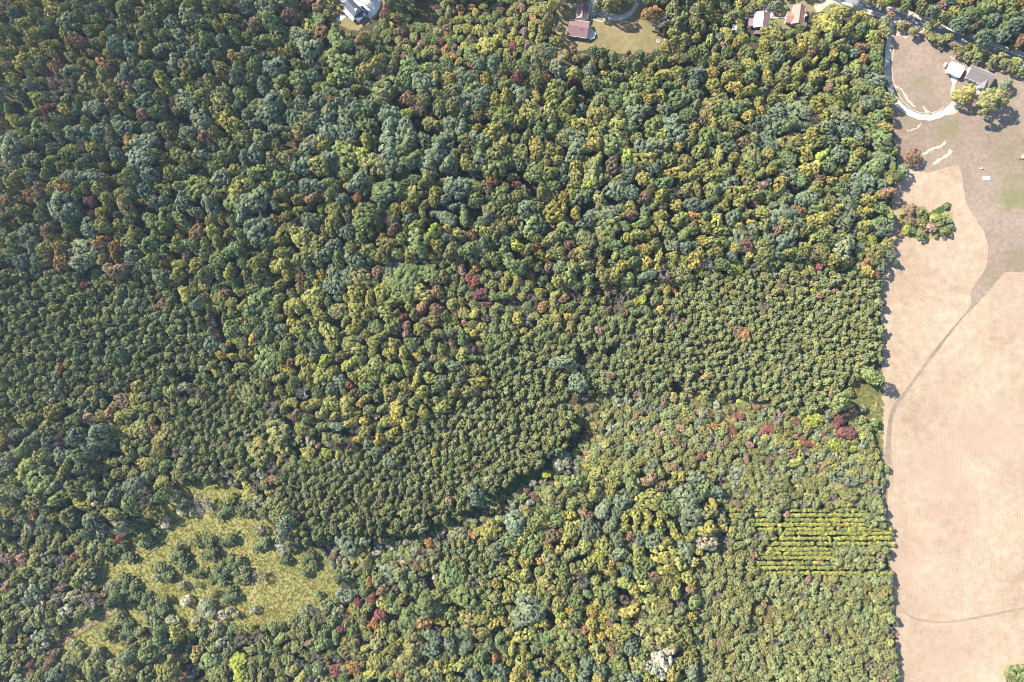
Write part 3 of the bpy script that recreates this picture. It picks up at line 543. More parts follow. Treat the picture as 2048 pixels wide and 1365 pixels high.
# ------------------------------------------------------------------ trees seen in the photograph: tile origin, magnification, then x y radius colour
TILES = [
(0,0,4.014,"""100 110 60 d;270 145 35 L;420 80 70 y;380 50 50 y;640 40 60 y;690 100 35 y;530 180 80 d;620 215 45 d;850 215 35 y;1000 80 70 g;1180 210 80 o;1520 130 90 d;1650 180 60 g;1830 160 60 y;1960 200 40 B;1900 280 60 g;1450 290 60 d;1560 340 60 o;1660 320 60 g;1790 340 60 d;1110 320 40 y;1160 390 70 o;200 320 40 y;520 280 50 y;560 320 45 O;630 330 60 B;370 360 60 y;300 450 60 y;680 400 45 O;500 430 40 R;760 350 50 o;850 320 50 y;930 360 60 d;1060 400 70 d;200 510 75 y;440 530 55 O;330 480 50 o;580 580 70 d;840 530 55 O;900 500 50 B;970 510 40 y;1040 510 45 P;1110 500 45 y;1300 400 70 d;1400 480 70 d;1510 530 70 o;1580 430 80 d;1900 470 60 o;1020 600 75 d;830 620 80 o;700 680 80 o;450 690 80 P;560 680 60 P;1000 690 70 B;1150 690 60 d;1300 650 80 y;1530 720 50 L;1620 760 70 o;1500 800 90 d;1350 820 50 P;1770 760 80 o;1950 740 70 g;1690 670 60 o;1620 670 50 d;1790 660 35 y;1170 820 75 d;1040 780 55 y;880 850 55 B;740 860 90 d;520 880 55 Y;410 885 55 R;300 800 70 y;220 870 40 y;550 790 60 o;1155 920 50 k;1270 900 60 g;1450 890 60 o;1780 890 90 o;1850 990 75 y;1620 970 90 d;1330 950 40 k;1980 930 60 d;990 1020 90 d;1200 1040 60 d;1320 1040 70 o;1500 1070 80 d;1650 1100 55 B;1280 1110 50 B;320 1060 90 g;100 1120 90 d;80 1220 100 d;30 1000 40 Y;630 1070 80 d;780 1050 70 d;370 1215 28 O;580 1220 75 g;430 1200 50 d;760 1190 60 y;1150 1130 110 d;1030 1130 50 O;870 1245 25 O;950 1250 55 d;1120 1270 110 d;1030 1210 40 Y;1380 1190 50 B;1560 1150 50 y;1430 1240 60 y;1330 1290 50 y;1620 1250 70 d;1780 1260 60 g;1870 1230 70 g;1960 1260 60 d;840 1330 40 y;740 1330 40 y;950 1310 50 y;250 1280 80 d;420 1300 60 g;1520 1290 70 o"""),
(500,0,4.014,"""130 50 90 d;150 160 70 g;50 200 60 B;320 130 50 k;450 20 50 B;560 40 55 B;540 140 70 g;370 280 85 d;470 230 70 y;560 270 70 B;230 260 70 d;130 320 80 g;240 340 45 y;330 390 55 y;270 420 40 Y;470 390 90 d;700 330 80 g;760 360 60 g;590 470 40 y;560 520 45 P;720 490 100 g;740 590 90 g;660 640 50 L;900 450 70 g;1035 515 60 Y;930 560 70 o;900 610 60 y;1060 590 70 P;1165 615 22 Y;1000 350 90 p;900 300 45 Y;870 320 40 k;1270 550 90 g;1420 560 70 g;1490 610 60 y;1600 620 50 Y;1890 630 40 Y;1720 620 70 d;1400 660 90 d;200 550 90 d;240 690 90 g;390 640 80 g;390 760 55 B;400 820 60 d;40 850 70 g;170 830 90 d;290 780 60 o;540 700 50 y;550 810 80 d;640 740 70 g;650 810 50 B;760 790 80 d;850 850 70 d;910 800 30 y;1090 710 110 o;980 840 70 d;1100 850 70 d;1250 910 60 L;1130 920 80 d;790 920 80 d;890 910 70 g;640 920 90 d;470 920 80 o;340 930 80 d;500 980 70 d;400 1050 70 o;310 1090 40 y;230 1040 70 d;150 920 90 d;100 1120 80 o;370 1160 40 R;470 1150 80 d;580 1170 70 y;620 1060 90 d;780 1050 90 d;950 1010 75 g;1130 1020 80 d;1260 1050 90 d;1470 1000 80 o;1440 960 25 O;1590 1010 80 d;1700 1030 70 d;1750 1150 70 o;1840 1130 80 d;1960 1060 80 y;1560 1130 90 d;1500 1220 90 d;1260 1170 90 g;1130 1170 110 d;1330 1190 25 Y;930 1130 60 y;890 1260 75 L;760 1240 110 g;650 1260 80 d;560 1330 70 y;300 1260 70 o;180 1290 60 o;420 1330 80 d;40 1240 70 d;1000 1320 90 o;1140 1300 100 d;1300 1290 80 g;1440 1320 90 d;1600 1320 70 d;1740 1310 60 y;1850 1290 80 d;1960 1250 70 g;1820 1030 40 Y;1760 1030 30 y;1990 880 30 L;1850 910 50 B;1800 800 90 d;1780 720 70 g;1880 740 80 d;1960 800 50 y;1600 830 70 d;1540 790 60 o;1500 760 50 y;1520 860 60 g;1630 860 60 o;1270 710 45 g;1270 780 55 B;1380 800 60 o;1360 870 60 B;1240 830 30 R;1650 910 30 y;1700 880 70 d;1540 340 22 R;1500 60 20 R;1690 75 40 O;1780 60 30 O;1190 160 30 O;1090 90 45 k;1120 250 35 g;1360 215 45 g;1640 460 25 O;1570 540 60 g;1900 360 75 y;1770 440 60 g;1980 320 50 L;1950 500 70 d;1250 330 22 k;1380 350 30 k;1240 460 30 k;1830 240 45 y"""),
(900,130,4.014,"""270 105 35 Y;430 110 35 Y;540 100 50 R;110 110 70 o;20 100 30 Y;450 160 60 g;620 150 30 y;690 100 50 y;785 105 28 O;975 130 32 R;1000 60 60 y;880 160 50 y;840 210 80 y;700 250 50 Y;560 240 80 d;450 260 55 y;350 260 40 y;220 250 100 d;60 290 50 d;120 370 70 d;45 390 35 y;240 390 50 B;340 380 60 o;430 360 60 L;510 360 40 y;440 450 100 g;660 370 90 o;560 450 50 y;810 330 60 y;790 400 70 o;940 330 65 y;930 400 60 y;1240 85 40 Y;1230 160 70 g;1120 130 55 o;1350 90 60 o;1500 130 60 y;1610 150 60 y;1720 80 60 y;1840 60 60 y;1850 140 60 o;1880 200 35 Y;1830 270 80 g;1610 270 45 Y;1330 260 90 g;1470 280 80 g;1180 300 80 o;1055 285 22 O;1480 390 80 d;1190 390 100 o;1030 470 70 y;1270 445 32 O;1350 490 80 y;1220 520 60 g;1630 490 70 g;1840 450 35 Y;1800 520 100 d;1970 490 40 y;1700 570 60 y;1840 640 50 Y;1500 590 50 y;1550 660 70 d;1660 650 80 d;720 530 60 g;820 530 55 g;910 590 60 o;1020 600 100 d;1180 580 70 y;1140 650 65 Y;1300 620 90 g;1010 690 80 d;1370 660 60 o;220 500 40 y;160 510 30 y;350 540 50 L;60 500 80 d;240 580 70 o;120 620 50 o;420 640 110 o;240 680 60 g;550 690 80 o;690 640 55 Y;620 580 50 o;800 670 70 o;700 720 70 o;870 690 40 y;850 770 50 y;760 780 50 o;1010 790 45 Y;1070 820 35 Y;1190 760 60 y;1430 730 60 L;1560 760 80 y;1450 860 80 d;1630 800 80 d;1550 905 50 Y;1350 920 40 Y;1150 890 110 o;1000 900 60 o;905 915 42 d;500 900 38 Y;545 965 38 R;640 915 30 Y;770 940 35 y;340 930 45 O;300 980 50 k;350 830 80 g;450 790 60 g;160 820 90 o;270 740 70 g;680 860 70 g;790 860 60 y;60 980 90 d;180 980 80 g;440 970 40 y;400 1030 60 g;1120 970 55 L;990 960 50 y;1040 1060 75 d;895 1070 45 Y;970 1040 50 y;1200 1080 60 o;1340 990 80 d;1450 1020 60 d;1570 1070 60 B;1690 1050 50 y;1900 900 60 y;1980 880 50 y;1720 950 60 g;1830 1130 52 Y;1960 1220 45 O;1850 1240 60 y;1690 1210 50 Y;1700 1280 50 y;1570 1190 50 d;1410 1195 32 Y;1465 1205 40 B;1560 1250 50 g;1270 1200 90 d;1270 1290 90 g;1110 1240 70 d;1010 1190 45 Y;930 1240 22 Y;830 1190 80 y;910 1170 40 y;920 1320 80 g;820 1290 30 k;1000 1280 35 P;1060 1330 25 y;650 1280 100 g;610 1150 70 d;480 1170 60 g;430 1080 60 g;660 1090 40 g;710 1150 50 o;340 1170 70 o;210 1090 60 g;120 1220 70 g;200 1290 40 g;400 1290 70 o;290 1240 60 d;280 1330 70 y;1410 1290 50 g;1490 1300 35 L;1990 990 50 o"""),
(1300,130,4.014,"""500 60 50 Y;520 170 60 y;690 180 55 Y;810 200 50 y;950 80 55 y;800 90 60 g;940 130 50 o;1180 70 60 y;1080 80 50 o;1110 130 50 o;1170 150 50 y;1260 200 50 o;1130 265 40 y;980 270 40 y;880 280 40 y;870 360 50 Y;790 410 45 Y;1410 80 30 Y;1480 60 50 o;1640 20 60 y;1640 80 40 y;1830 120 70 d;1700 150 70 o;1500 160 70 y;1540 220 50 y;1440 180 50 B;1430 270 60 y;1480 360 70 y;1340 320 60 y;1640 260 70 g;1770 300 70 d;1900 280 60 y;1680 360 70 o;1840 420 45 g;1890 500 50 Y;1780 510 60 g;1860 600 90 g;1670 550 60 d;1540 430 90 d;1560 520 60 d;1380 540 35 Y;1300 560 50 y;1330 600 70 y;1420 490 60 d;1200 380 120 d;1020 370 60 d;1010 490 80 d;1090 480 70 g;640 350 90 g;560 290 80 o;470 340 80 o;620 440 60 g;750 330 70 g;850 480 60 d;930 450 50 d;690 500 60 o;760 610 50 B;460 570 80 g;580 580 60 g;640 650 60 d;400 690 55 y;560 720 60 y;520 800 60 y;430 820 60 y;670 740 40 Y;620 815 30 Y;680 850 22 O;690 910 25 Y;600 860 60 g;530 960 30 Y;620 950 70 d;500 1010 70 g;400 1000 60 o;830 730 90 o;950 610 80 d;1120 560 30 k;1160 620 90 o;950 710 40 Y;1110 740 75 g;1260 700 55 Y;1380 730 60 L;1460 690 25 k;1530 710 60 d;1440 800 60 g;1690 700 40 Y;1600 620 50 y;1640 790 60 y;1870 740 70 d;1800 830 90 g;1010 800 50 g;800 800 50 g;890 870 50 g;970 850 40 Y;1050 960 55 Y;890 980 45 k;800 920 60 o;1110 880 80 d;1220 920 60 g;1330 820 50 Y;1260 850 60 y;1370 920 40 B;1450 930 40 Y;1570 900 35 Y;1730 940 80 d;1640 980 70 d;1340 1000 60 y;1430 1010 40 y;1310 1050 60 d;1230 1080 60 d;1100 1050 70 d;950 1050 70 g;780 1010 50 y;680 1020 60 y;730 1090 60 y;600 1110 60 y;850 1120 30 k;900 1180 50 y;1060 1100 35 y;1050 1200 110 d;1190 1160 50 B;1090 1270 60 o;1600 1080 100 d;1520 1140 40 Y;1480 1200 50 y;1350 1150 60 g;1370 1250 80 y;1560 1240 90 d;1755 1175 45 Y;1730 1290 50 y;1860 1150 60 g;1840 1260 60 g;1830 1040 25 Y;1980 880 45 g;1930 930 40 y;810 1265 35 Y;715 1295 38 y;660 1230 60 d;540 1250 50 y;570 1330 50 y;920 1290 50 o;1040 1330 40 B;1150 1320 35 Y;830 1330 60 d;1880 1330 60 d;1540 1355 30 Y;1430 1320 40 o"""),
(0,340,4.014,"""150 40 60 Y;270 50 60 d;90 110 60 y;140 130 40 O;90 190 40 O;240 110 45 y;330 110 45 y;220 180 45 O;240 230 40 O;330 180 60 B;430 160 50 y;460 100 60 y;540 150 55 O;600 200 60 g;590 60 70 d;740 60 80 d;860 80 50 B;800 145 55 Y;720 250 55 R;750 370 40 R;480 290 100 d;560 350 80 d;850 230 60 y;940 200 50 y;870 320 42 Y;800 340 50 y;1140 140 70 d;1120 90 30 Y;1370 20 60 y;1330 140 70 g;1580 130 110 g;1160 250 40 Y;1240 260 50 d;1690 270 90 d;1570 340 50 d;1960 290 100 d;1920 150 80 y;1880 190 60 y;140 330 60 g;220 320 40 P;330 370 60 g;110 430 30 Y;400 480 60 B;230 500 80 d;120 560 60 g;100 650 50 g;260 600 60 d;700 470 80 d;560 460 60 g;520 530 40 Y;560 590 25 O;820 450 60 y;820 580 55 O;920 615 50 O;920 690 45 O;890 550 30 O;970 590 30 Y;960 530 45 y;1050 560 70 o;1090 500 50 o;680 660 110 d;650 740 80 d;480 720 70 O;360 640 60 y;420 550 45 y;1200 400 80 g;1330 400 80 g;1450 400 70 g;1440 500 35 y;1300 550 40 y;1840 500 50 y;1700 500 60 y;1740 580 60 y;1770 390 45 y;1990 450 30 d;1430 580 50 y;1540 600 60 g;1410 630 45 y;1500 690 40 k;1640 680 50 g;1230 720 50 y;1060 700 60 d;1440 750 55 y;1500 820 30 k;1460 905 28 R;1640 920 55 y;1630 850 60 o;1810 980 35 k;1660 1020 35 O;1740 1070 80 y;1680 1080 50 y;1840 820 60 y;1950 1090 50 y;1930 980 40 y;690 930 30 R;1750 1330 25 R;1850 1290 70 g;1700 1240 45 P;1860 1150 40 y;45 765 25 R;90 905 22 O;1050 790 50 P"""),
(450,340,4.014,"""640 130 70 d;540 55 35 y;830 100 40 L;840 190 55 y;900 120 40 g;980 120 35 Y;1080 100 90 d;700 230 60 B;590 230 45 y;780 310 35 L;870 310 70 o;945 230 48 d;1060 220 42 O;1105 190 20 Y;1060 345 38 Y;1150 340 80 g;1300 170 110 g;1440 40 35 L;1620 80 55 y;1670 230 50 y;1690 160 50 y;1850 160 110 g;1980 240 40 d;240 240 110 d;100 270 100 g;270 490 110 d;390 405 38 Y;220 430 60 d;400 280 50 d;480 300 40 y;520 460 50 o;40 500 45 B;100 90 40 y;200 120 50 y;560 420 40 y;860 430 70 y;810 480 40 y;970 500 60 d;1080 430 80 g;1240 455 28 Y;1170 520 30 y;1270 390 40 P;1350 480 50 B;1450 310 50 Y;1360 310 50 y;1580 350 40 y;1680 490 55 L;1800 460 45 Y;1880 510 50 y;1550 580 100 g;1540 470 60 y;1790 390 80 d;1980 430 30 d;620 550 100 y;700 620 80 o;790 680 60 d;460 750 80 y;400 780 50 y;240 740 60 y;450 660 50 y;340 670 30 y;350 600 50 g;500 820 60 y;610 880 40 B;500 890 30 B;880 620 60 d;1000 630 50 o;1030 720 70 d;880 820 70 d;980 850 70 d;900 930 70 d;820 920 60 d;730 920 40 y;1110 770 25 Y;1140 640 50 y;1250 680 70 o;1300 600 70 o;1260 550 30 Y;1390 680 50 g;1350 790 80 d;1130 910 40 y;1080 840 80 o;1450 850 130 g;1600 820 110 g;1400 960 110 g;1580 990 70 y;1700 980 50 B;1660 690 35 y;1590 1090 60 B;1640 1030 30 R;1440 1180 28 R;1700 1120 50 B;1680 1190 60 o;1560 1270 50 y;1050 980 60 y;1180 980 40 y;1260 970 60 y;690 1030 90 y;750 1170 60 y;1060 1100 80 y;1160 1060 50 y;900 1130 70 o;1130 1170 40 y;1290 1150 60 y;1060 1230 50 y;1020 1290 50 y;840 1310 80 y;560 1090 70 y;230 1080 90 g;130 980 40 y;210 960 60 g;340 980 70 g;430 1030 40 y;520 1140 40 y;600 1280 60 y;10 980 35 B;1900 800 40 k;1990 760 20 O;350 1330 50 g;1350 1250 60 o;1450 1250 40 k;1920 1230 25 k;1820 1210 45 L;1990 1320 30 Y"""),
(900,340,4.014,"""540 610 50 L;340 685 50 y;215 770 40 O;310 820 35 y;200 890 50 R;240 1000 55 R;150 870 30 R;820 560 70 o;950 590 45 B;860 650 70 g;720 680 40 y;700 620 30 O;890 770 70 d;960 820 80 g;1110 880 60 g;980 700 45 B;1060 680 70 o;1090 550 90 o;1250 550 90 o;1330 610 60 g;1200 650 40 g;1330 690 40 y;1220 720 35 y;1190 775 30 y;1090 760 60 o;1330 840 60 y;1240 840 60 o;1430 540 50 y;1500 520 50 y;1570 530 40 y;1500 650 35 y;1480 740 45 g;1790 590 60 d;1880 520 60 g;1790 690 40 y;1940 690 30 Y;1680 710 40 y;1720 840 55 P;1720 740 40 P;1360 1030 45 P;1550 1040 32 L;1740 970 30 Y;1830 1005 22 Y;1800 970 20 O;1690 1120 28 Y;1410 1140 25 O;1290 1105 15 R;1875 1205 18 R;1800 1180 35 P;740 1100 40 O;945 1175 28 Y;920 1030 40 k;850 1000 45 y;870 890 50 y;800 780 40 k;700 770 40 g;580 820 30 y;540 880 35 y;460 850 40 y;440 890 30 y;200 1150 50 y;110 1150 45 y;195 1320 35 Y;120 1230 18 O;540 1290 22 O;360 750 30 g;640 920 40 o;650 460 80 g;250 500 60 y;1180 980 25 P;1105 980 30 y;1520 900 20 Y;1230 1050 25 y;350 1010 40 g;1930 920 50 o"""),
(1350,340,4.014,"""290 580 50 y;220 560 35 Y;480 620 40 Y;580 600 45 R;600 680 30 Y;690 600 60 y;720 700 80 g;480 790 60 L;380 750 50 g;200 820 40 y;130 690 35 O;260 750 50 P;640 785 40 P;330 850 80 p;110 910 60 o;1160 775 28 R;930 770 45 o;1345 525 35 Y;1105 545 30 L;835 500 35 B;950 480 35 y;1580 560 45 L;1560 820 60 Y;1530 740 40 O;1610 660 80 o;1720 690 60 d;1090 910 18 Y;1110 985 28 L;850 935 30 k;20 1005 25 Y;550 1320 55 O;500 1280 45 k;550 1070 35 g;490 990 50 o;1280 720 50 y;1390 740 50 y;1100 690 25 P;1620 850 25 R;1360 630 80 d;900 560 80 d;760 570 60 d;640 500 60 d;520 540 90 d;1270 550 60 g;1640 480 80 g;1530 460 50 y;1470 610 50 d;1180 520 50 g;720 1100 40 P;60 560 90 g"""),
(0,640,4.014,"""470 380 45 O;720 570 40 Y;985 650 62 B;1080 620 55 y;1100 530 50 y;880 740 50 B;960 780 50 y;1090 410 90 p;1370 580 60 g;200 800 60 y;260 800 50 o;30 960 35 Y;200 1190 90 y;340 1110 70 o;110 1300 45 y;320 1300 120 g;60 1120 80 d;620 1090 60 g;910 1140 40 y;1000 900 50 y;1010 1020 60 y;1140 960 22 R;1120 880 80 o;1300 960 80 o;1430 1060 55 P;1810 1000 28 k;1800 1220 50 P;1850 575 25 O;1770 285 35 Y;1860 295 35 Y;1840 190 25 Y;1850 100 60 g;1930 180 60 g;1700 190 60 d;1560 580 45 P;1740 420 40 y;750 1100 40 g;810 1330 30 P;1470 790 70 p;1180 700 40 y;540 570 20 Y;1870 780 80 p;1600 960 90 p;1250 260 20 P"""),
(350,600,2.636,"""290 230 14 Y;230 195 14 R;200 30 45 y;350 40 40 g;270 170 50 g;340 230 40 g;480 190 28 g;480 320 70 g;550 320 22 y;430 370 40 g;400 290 20 y;640 40 40 y;760 85 35 y;640 170 30 y;810 180 50 y;660 270 25 y;680 320 40 y;610 330 22 k;790 320 35 L;820 240 40 y;690 400 40 y;780 400 45 y;830 380 30 y;545 480 25 y;610 465 30 y;670 490 38 W;1060 615 20 W;735 545 38 y;820 545 42 y;905 555 48 y;980 545 20 Y;750 490 35 g;680 560 25 y;910 655 25 Y;1000 640 22 Y;995 695 35 y;1075 735 28 Y;1160 690 20 Y;1165 575 50 Y;1155 460 25 y;1210 450 30 y;1130 490 40 o;1280 405 35 y;1285 300 28 Y;1155 235 33 y;1135 280 35 y;1045 220 38 y;960 140 42 y;980 50 60 y;910 230 45 y;920 340 45 y;960 430 14 O;920 450 20 O;935 490 25 B;1210 95 15 R;1290 150 28 y;1220 180 18 k;1000 390 40 y;1060 350 50 g;960 260 35 y;440 740 28 Y;540 700 65 o;440 800 55 o;270 765 15 k;560 780 50 o;290 485 15 O;380 500 50 o;500 560 40 P;640 610 30 B;700 810 35 y;800 810 25 L;860 810 28 y;755 770 14 k;930 770 25 P;950 680 28 P;30 800 25 P;550 850 25 y;730 880 15 g"""),
(500,900,2.636,"""975 65 16 L;1055 70 16 L;970 15 18 Y;460 20 25 y;405 15 15 L;900 258 22 P;1195 345 14 P;340 95 14 g;120 160 30 B;30 190 30 P;170 110 12 k;50 424 26 q;60 490 38 p;165 515 24 s;175 545 16 s;170 580 30 p;230 500 40 p;310 560 40 p;285 645 20 p;330 600 25 p;50 665 35 P;20 845 18 s;280 850 30 q;355 775 25 g;470 680 25 p;510 490 60 d;625 520 14 Y;600 590 40 o;640 620 25 y;650 790 20 R;570 805 20 R;690 870 30 R;700 735 30 B;630 700 18 O;925 720 10 R;820 800 10 R;940 485 25 O;985 670 18 s;920 830 50 g;1060 670 70 g;1130 780 60 g;1300 710 25 Y;1230 770 25 g;1000 840 30 g;500 770 40 q;720 640 40 q;860 540 25 q;900 410 30 q;1110 350 28 o;1270 430 50 y;1180 450 15 O"""),
(900,900,2.636,"""400 215 15 R;440 245 14 R;600 150 16 Y;510 130 22 L;570 80 30 s;600 50 40 q;720 20 18 k;810 60 30 y;140 345 12 P;105 440 12 O;640 345 22 Y;505 385 18 Y;525 412 8 R;560 370 38 g;460 380 50 g;340 390 60 d;220 410 45 g;150 430 25 y;310 480 45 g;420 510 50 g;375 480 22 y;515 520 28 y;575 525 22 Y;610 470 28 y;650 480 25 y;740 420 50 d;850 400 45 d;810 310 55 d;915 270 50 d;760 220 40 y;775 130 45 y;880 135 30 y;960 170 50 g;1070 90 40 d;1110 130 20 y;1185 130 14 y;1220 145 20 y;1285 85 10 Y;1060 260 55 y;1040 340 35 y;1120 345 25 y;1165 390 20 y;1100 390 22 y;1035 400 30 y;975 405 16 y;920 355 22 y;950 455 22 B;1005 470 40 d;1070 490 40 d;1195 450 30 Y;1145 480 22 o;1270 460 25 y;1250 240 55 d;1280 310 45 d;1250 520 50 d;995 535 38 y;985 590 22 y;815 500 40 y;785 560 30 L;800 600 30 y;840 640 32 y;850 600 18 Y;770 685 22 y;830 745 45 g;820 720 18 Y;730 765 30 g;660 800 42 g;665 880 30 g;640 550 40 o;480 585 22 O;530 590 50 o;520 635 22 y;580 650 35 y;600 640 30 g;330 600 32 y;400 590 35 y;280 635 30 y;470 640 25 g;390 665 35 y;250 705 32 Y;320 725 32 y;305 780 32 y;400 740 40 y;520 710 55 o;600 720 35 g;410 845 80 d;480 860 30 d;180 770 40 g;60 680 35 o;80 790 80 g;150 835 25 g;215 830 22 g;240 780 30 o;570 820 35 y;750 850 28 Y;800 880 35 Y;945 855 40 Y;720 880 14 P;1075 670 35 B;920 790 25 P;970 740 25 Y;930 710 45 y;1060 810 50 y;1130 850 60 o;1190 740 35 y;1260 680 35 y;1210 800 20 P;1290 590 20 y;1130 570 70 y;1200 590 50 y;1310 490 12 s;1000 660 30 g;930 640 30 d"""),
(600,1080,3.143,"""490 480 22 R;515 465 30 k;470 530 28 O;435 545 16 O;260 560 30 R;225 825 38 R;340 810 40 O;450 365 25 R;360 390 18 R;520 310 40 B;440 270 25 O;450 170 40 y;680 520 70 g;510 565 38 y;410 685 28 Y;535 700 30 y;460 770 45 y;750 605 20 Y;630 640 22 y;700 700 90 o;830 610 60 d;820 700 55 d;950 660 55 d;1040 680 50 d;790 520 45 O;880 510 40 Y;965 515 25 y;1050 510 60 o;1205 525 40 Y;1280 510 35 y;1040 580 50 d;1140 590 50 o;1255 620 40 g;1140 730 50 g;1230 740 28 O;870 790 32 Y;800 830 25 Y;940 810 40 y;1010 790 40 y;1170 830 35 g;1255 830 50 d;1305 640 20 Y;1300 830 18 Y;720 850 60 o;850 860 45 d;575 850 22 Y;615 850 30 B;880 570 14 k;785 295 12 R;660 385 14 R;60 650 30 B;165 740 15 O;270 360 50 q;340 440 40 y;100 360 35 g;500 770 40 o;440 850 45 y;550 760 30 o"""),
(980,1080,3.143,"""880 455 45 Y;920 510 14 R;645 445 35 y;640 530 30 Y;705 500 35 Y;610 490 20 P;520 555 38 P;410 590 28 Y;230 480 85 d;330 450 30 d;430 400 35 y;440 480 30 L;530 390 50 g;620 345 35 g;740 330 50 g;730 295 30 y;560 480 40 g;780 460 45 o;760 390 30 o;850 505 30 g;860 380 32 P;1000 390 55 y;1090 500 90 o;1090 600 100 o;1040 620 70 o;945 630 18 W;1080 750 85 s;1040 800 60 s;1130 700 50 s;890 680 50 d;940 800 55 o;800 790 70 g;500 620 80 g;370 610 60 g;290 610 50 g;210 610 50 y;60 620 55 g;120 640 30 y;140 690 35 y;40 740 28 Y;200 770 40 y;245 730 22 y;290 690 30 d;380 690 45 o;120 830 28 Y;180 830 30 y;240 840 20 O;350 840 20 y;440 775 28 Y;530 780 28 y;600 800 50 d;640 610 25 Y;700 610 28 Y;750 580 25 Y;820 590 60 y;670 670 40 o;760 680 30 B;770 720 20 O;630 690 18 Y;1260 525 18 Y;1270 480 25 y;1315 440 15 k;1190 380 18 k;1160 310 45 y;1250 250 40 y;990 870 30 y;430 870 50 d;50 820 60 d;990 830 25 L;1250 620 30 y"""),
(1350,780,2.636,"""725 165 40 L;745 150 32 L;838 290 33 L;935 310 18 L;1063 353 14 L;905 225 45 R;850 190 16 R;690 278 25 R;725 285 16 O;640 165 20 R;500 205 32 R;460 225 20 R;540 145 35 P;300 215 30 R;210 195 18 O;350 140 18 R;250 285 20 k;395 290 18 k;320 140 14 R;940 120 18 k;635 245 14 k;782 228 12 R;345 60 16 L;220 80 18 s;180 340 14 Y;100 400 12 Y;1115 418 16 g;1097 488 17 g;1055 172 18 g;755 440 22 P;205 598 24 Y;160 610 14 Y;252 728 22 Y;300 750 22 y;340 770 20 g;170 740 40 y;170 810 45 s;150 520 55 g;60 560 60 d;110 470 40 d;30 470 30 y;80 660 60 d;50 840 50 d;10 770 25 y;260 800 35 P;570 250 30 y;530 280 45 p;320 440 35 q;570 590 50 o;650 370 35 y;900 540 55 o;560 490 45 o;720 500 35 o;1060 600 60 p;1070 680 60 p;180 155 14 g;985 100 20 q;480 80 14 k"""),
(1700,0,5.885,"""660 60 60 g;850 60 70 o;1080 70 55 k;1290 50 60 y;1420 20 40 k;1220 160 70 y;1430 150 80 g;1600 100 90 g;1750 60 90 g;1900 60 90 g;1560 230 90 g;1700 220 90 d;1900 180 90 g;1480 300 60 B;1800 330 90 g;1780 430 70 d;1950 300 80 d;2020 480 60 k;2030 250 60 g;600 300 50 o;690 260 40 k;760 360 70 o;920 330 70 o;960 430 60 o;1060 460 60 p;1160 440 50 p;1210 520 35 k;1290 590 60 o;1400 540 60 o;1380 650 50 p;1480 560 50 y;1500 660 60 p;1620 620 60 o;1680 700 60 p;1790 640 50 y;1830 740 60 o;1920 800 60 o;1960 720 50 y;2000 830 50 p;350 60 45 o;480 180 35 O;1360 1110 110 y;1680 1170 150 o;1840 990 70 d;1175 870 20 g;70 200 50 Y;160 200 60 y;280 280 60 o;280 420 80 y;60 430 50 y;320 600 80 g;300 700 80 g;150 700 50 O;330 790 70 g;50 880 60 y;310 950 90 d;100 970 80 g;360 1080 60 g;430 1150 70 y;250 1200 90 d;80 1290 70 o;40 630 50 d"""),
(1360,0,6.024,"""200 120 80 o;60 100 50 g;850 100 70 o;550 60 80 o;180 250 80 o;260 310 60 o;410 340 50 o;60 450 70 y;190 460 50 y;360 490 60 y;560 380 70 y;750 470 70 y;670 530 50 y;520 560 45 k;150 640 70 g;400 720 80 y;520 700 35 Y;830 770 80 y;1040 740 90 y;1290 780 60 y;1100 440 130 o;1200 560 80 o;1020 540 60 y;1150 340 80 g;1330 400 60 g;1450 350 60 g;1560 460 110 y;1480 560 60 Y;1720 560 70 o;1840 180 150 y;1700 230 80 y;1850 330 100 y;1900 550 80 o;1850 660 50 Y;1470 760 90 o;1620 740 60 y;1740 770 60 y"""),
(1060,0,6.827,"""1690 180 110 O;1760 300 110 P;1950 120 100 o;1960 450 80 y;1960 560 70 y;1800 820 90 g;1060 720 40 O;1340 730 35 R;870 690 60 p;960 720 60 p;1130 790 70 p;1300 850 80 o;1500 760 70 p;1600 800 70 o;750 780 60 o;640 790 60 o;590 680 50 k;500 760 40 y;850 850 60 o;1000 870 60 o;1200 900 60 o;1450 900 70 p;60 700 90 o;70 850 80 o;190 440 110 o;130 560 60 y;230 300 90 o;290 260 40 y;180 130 120 o;60 130 80 o;320 70 70 y;930 90 60 o;1100 60 90 o;1220 30 60 B;1210 110 40 O"""),
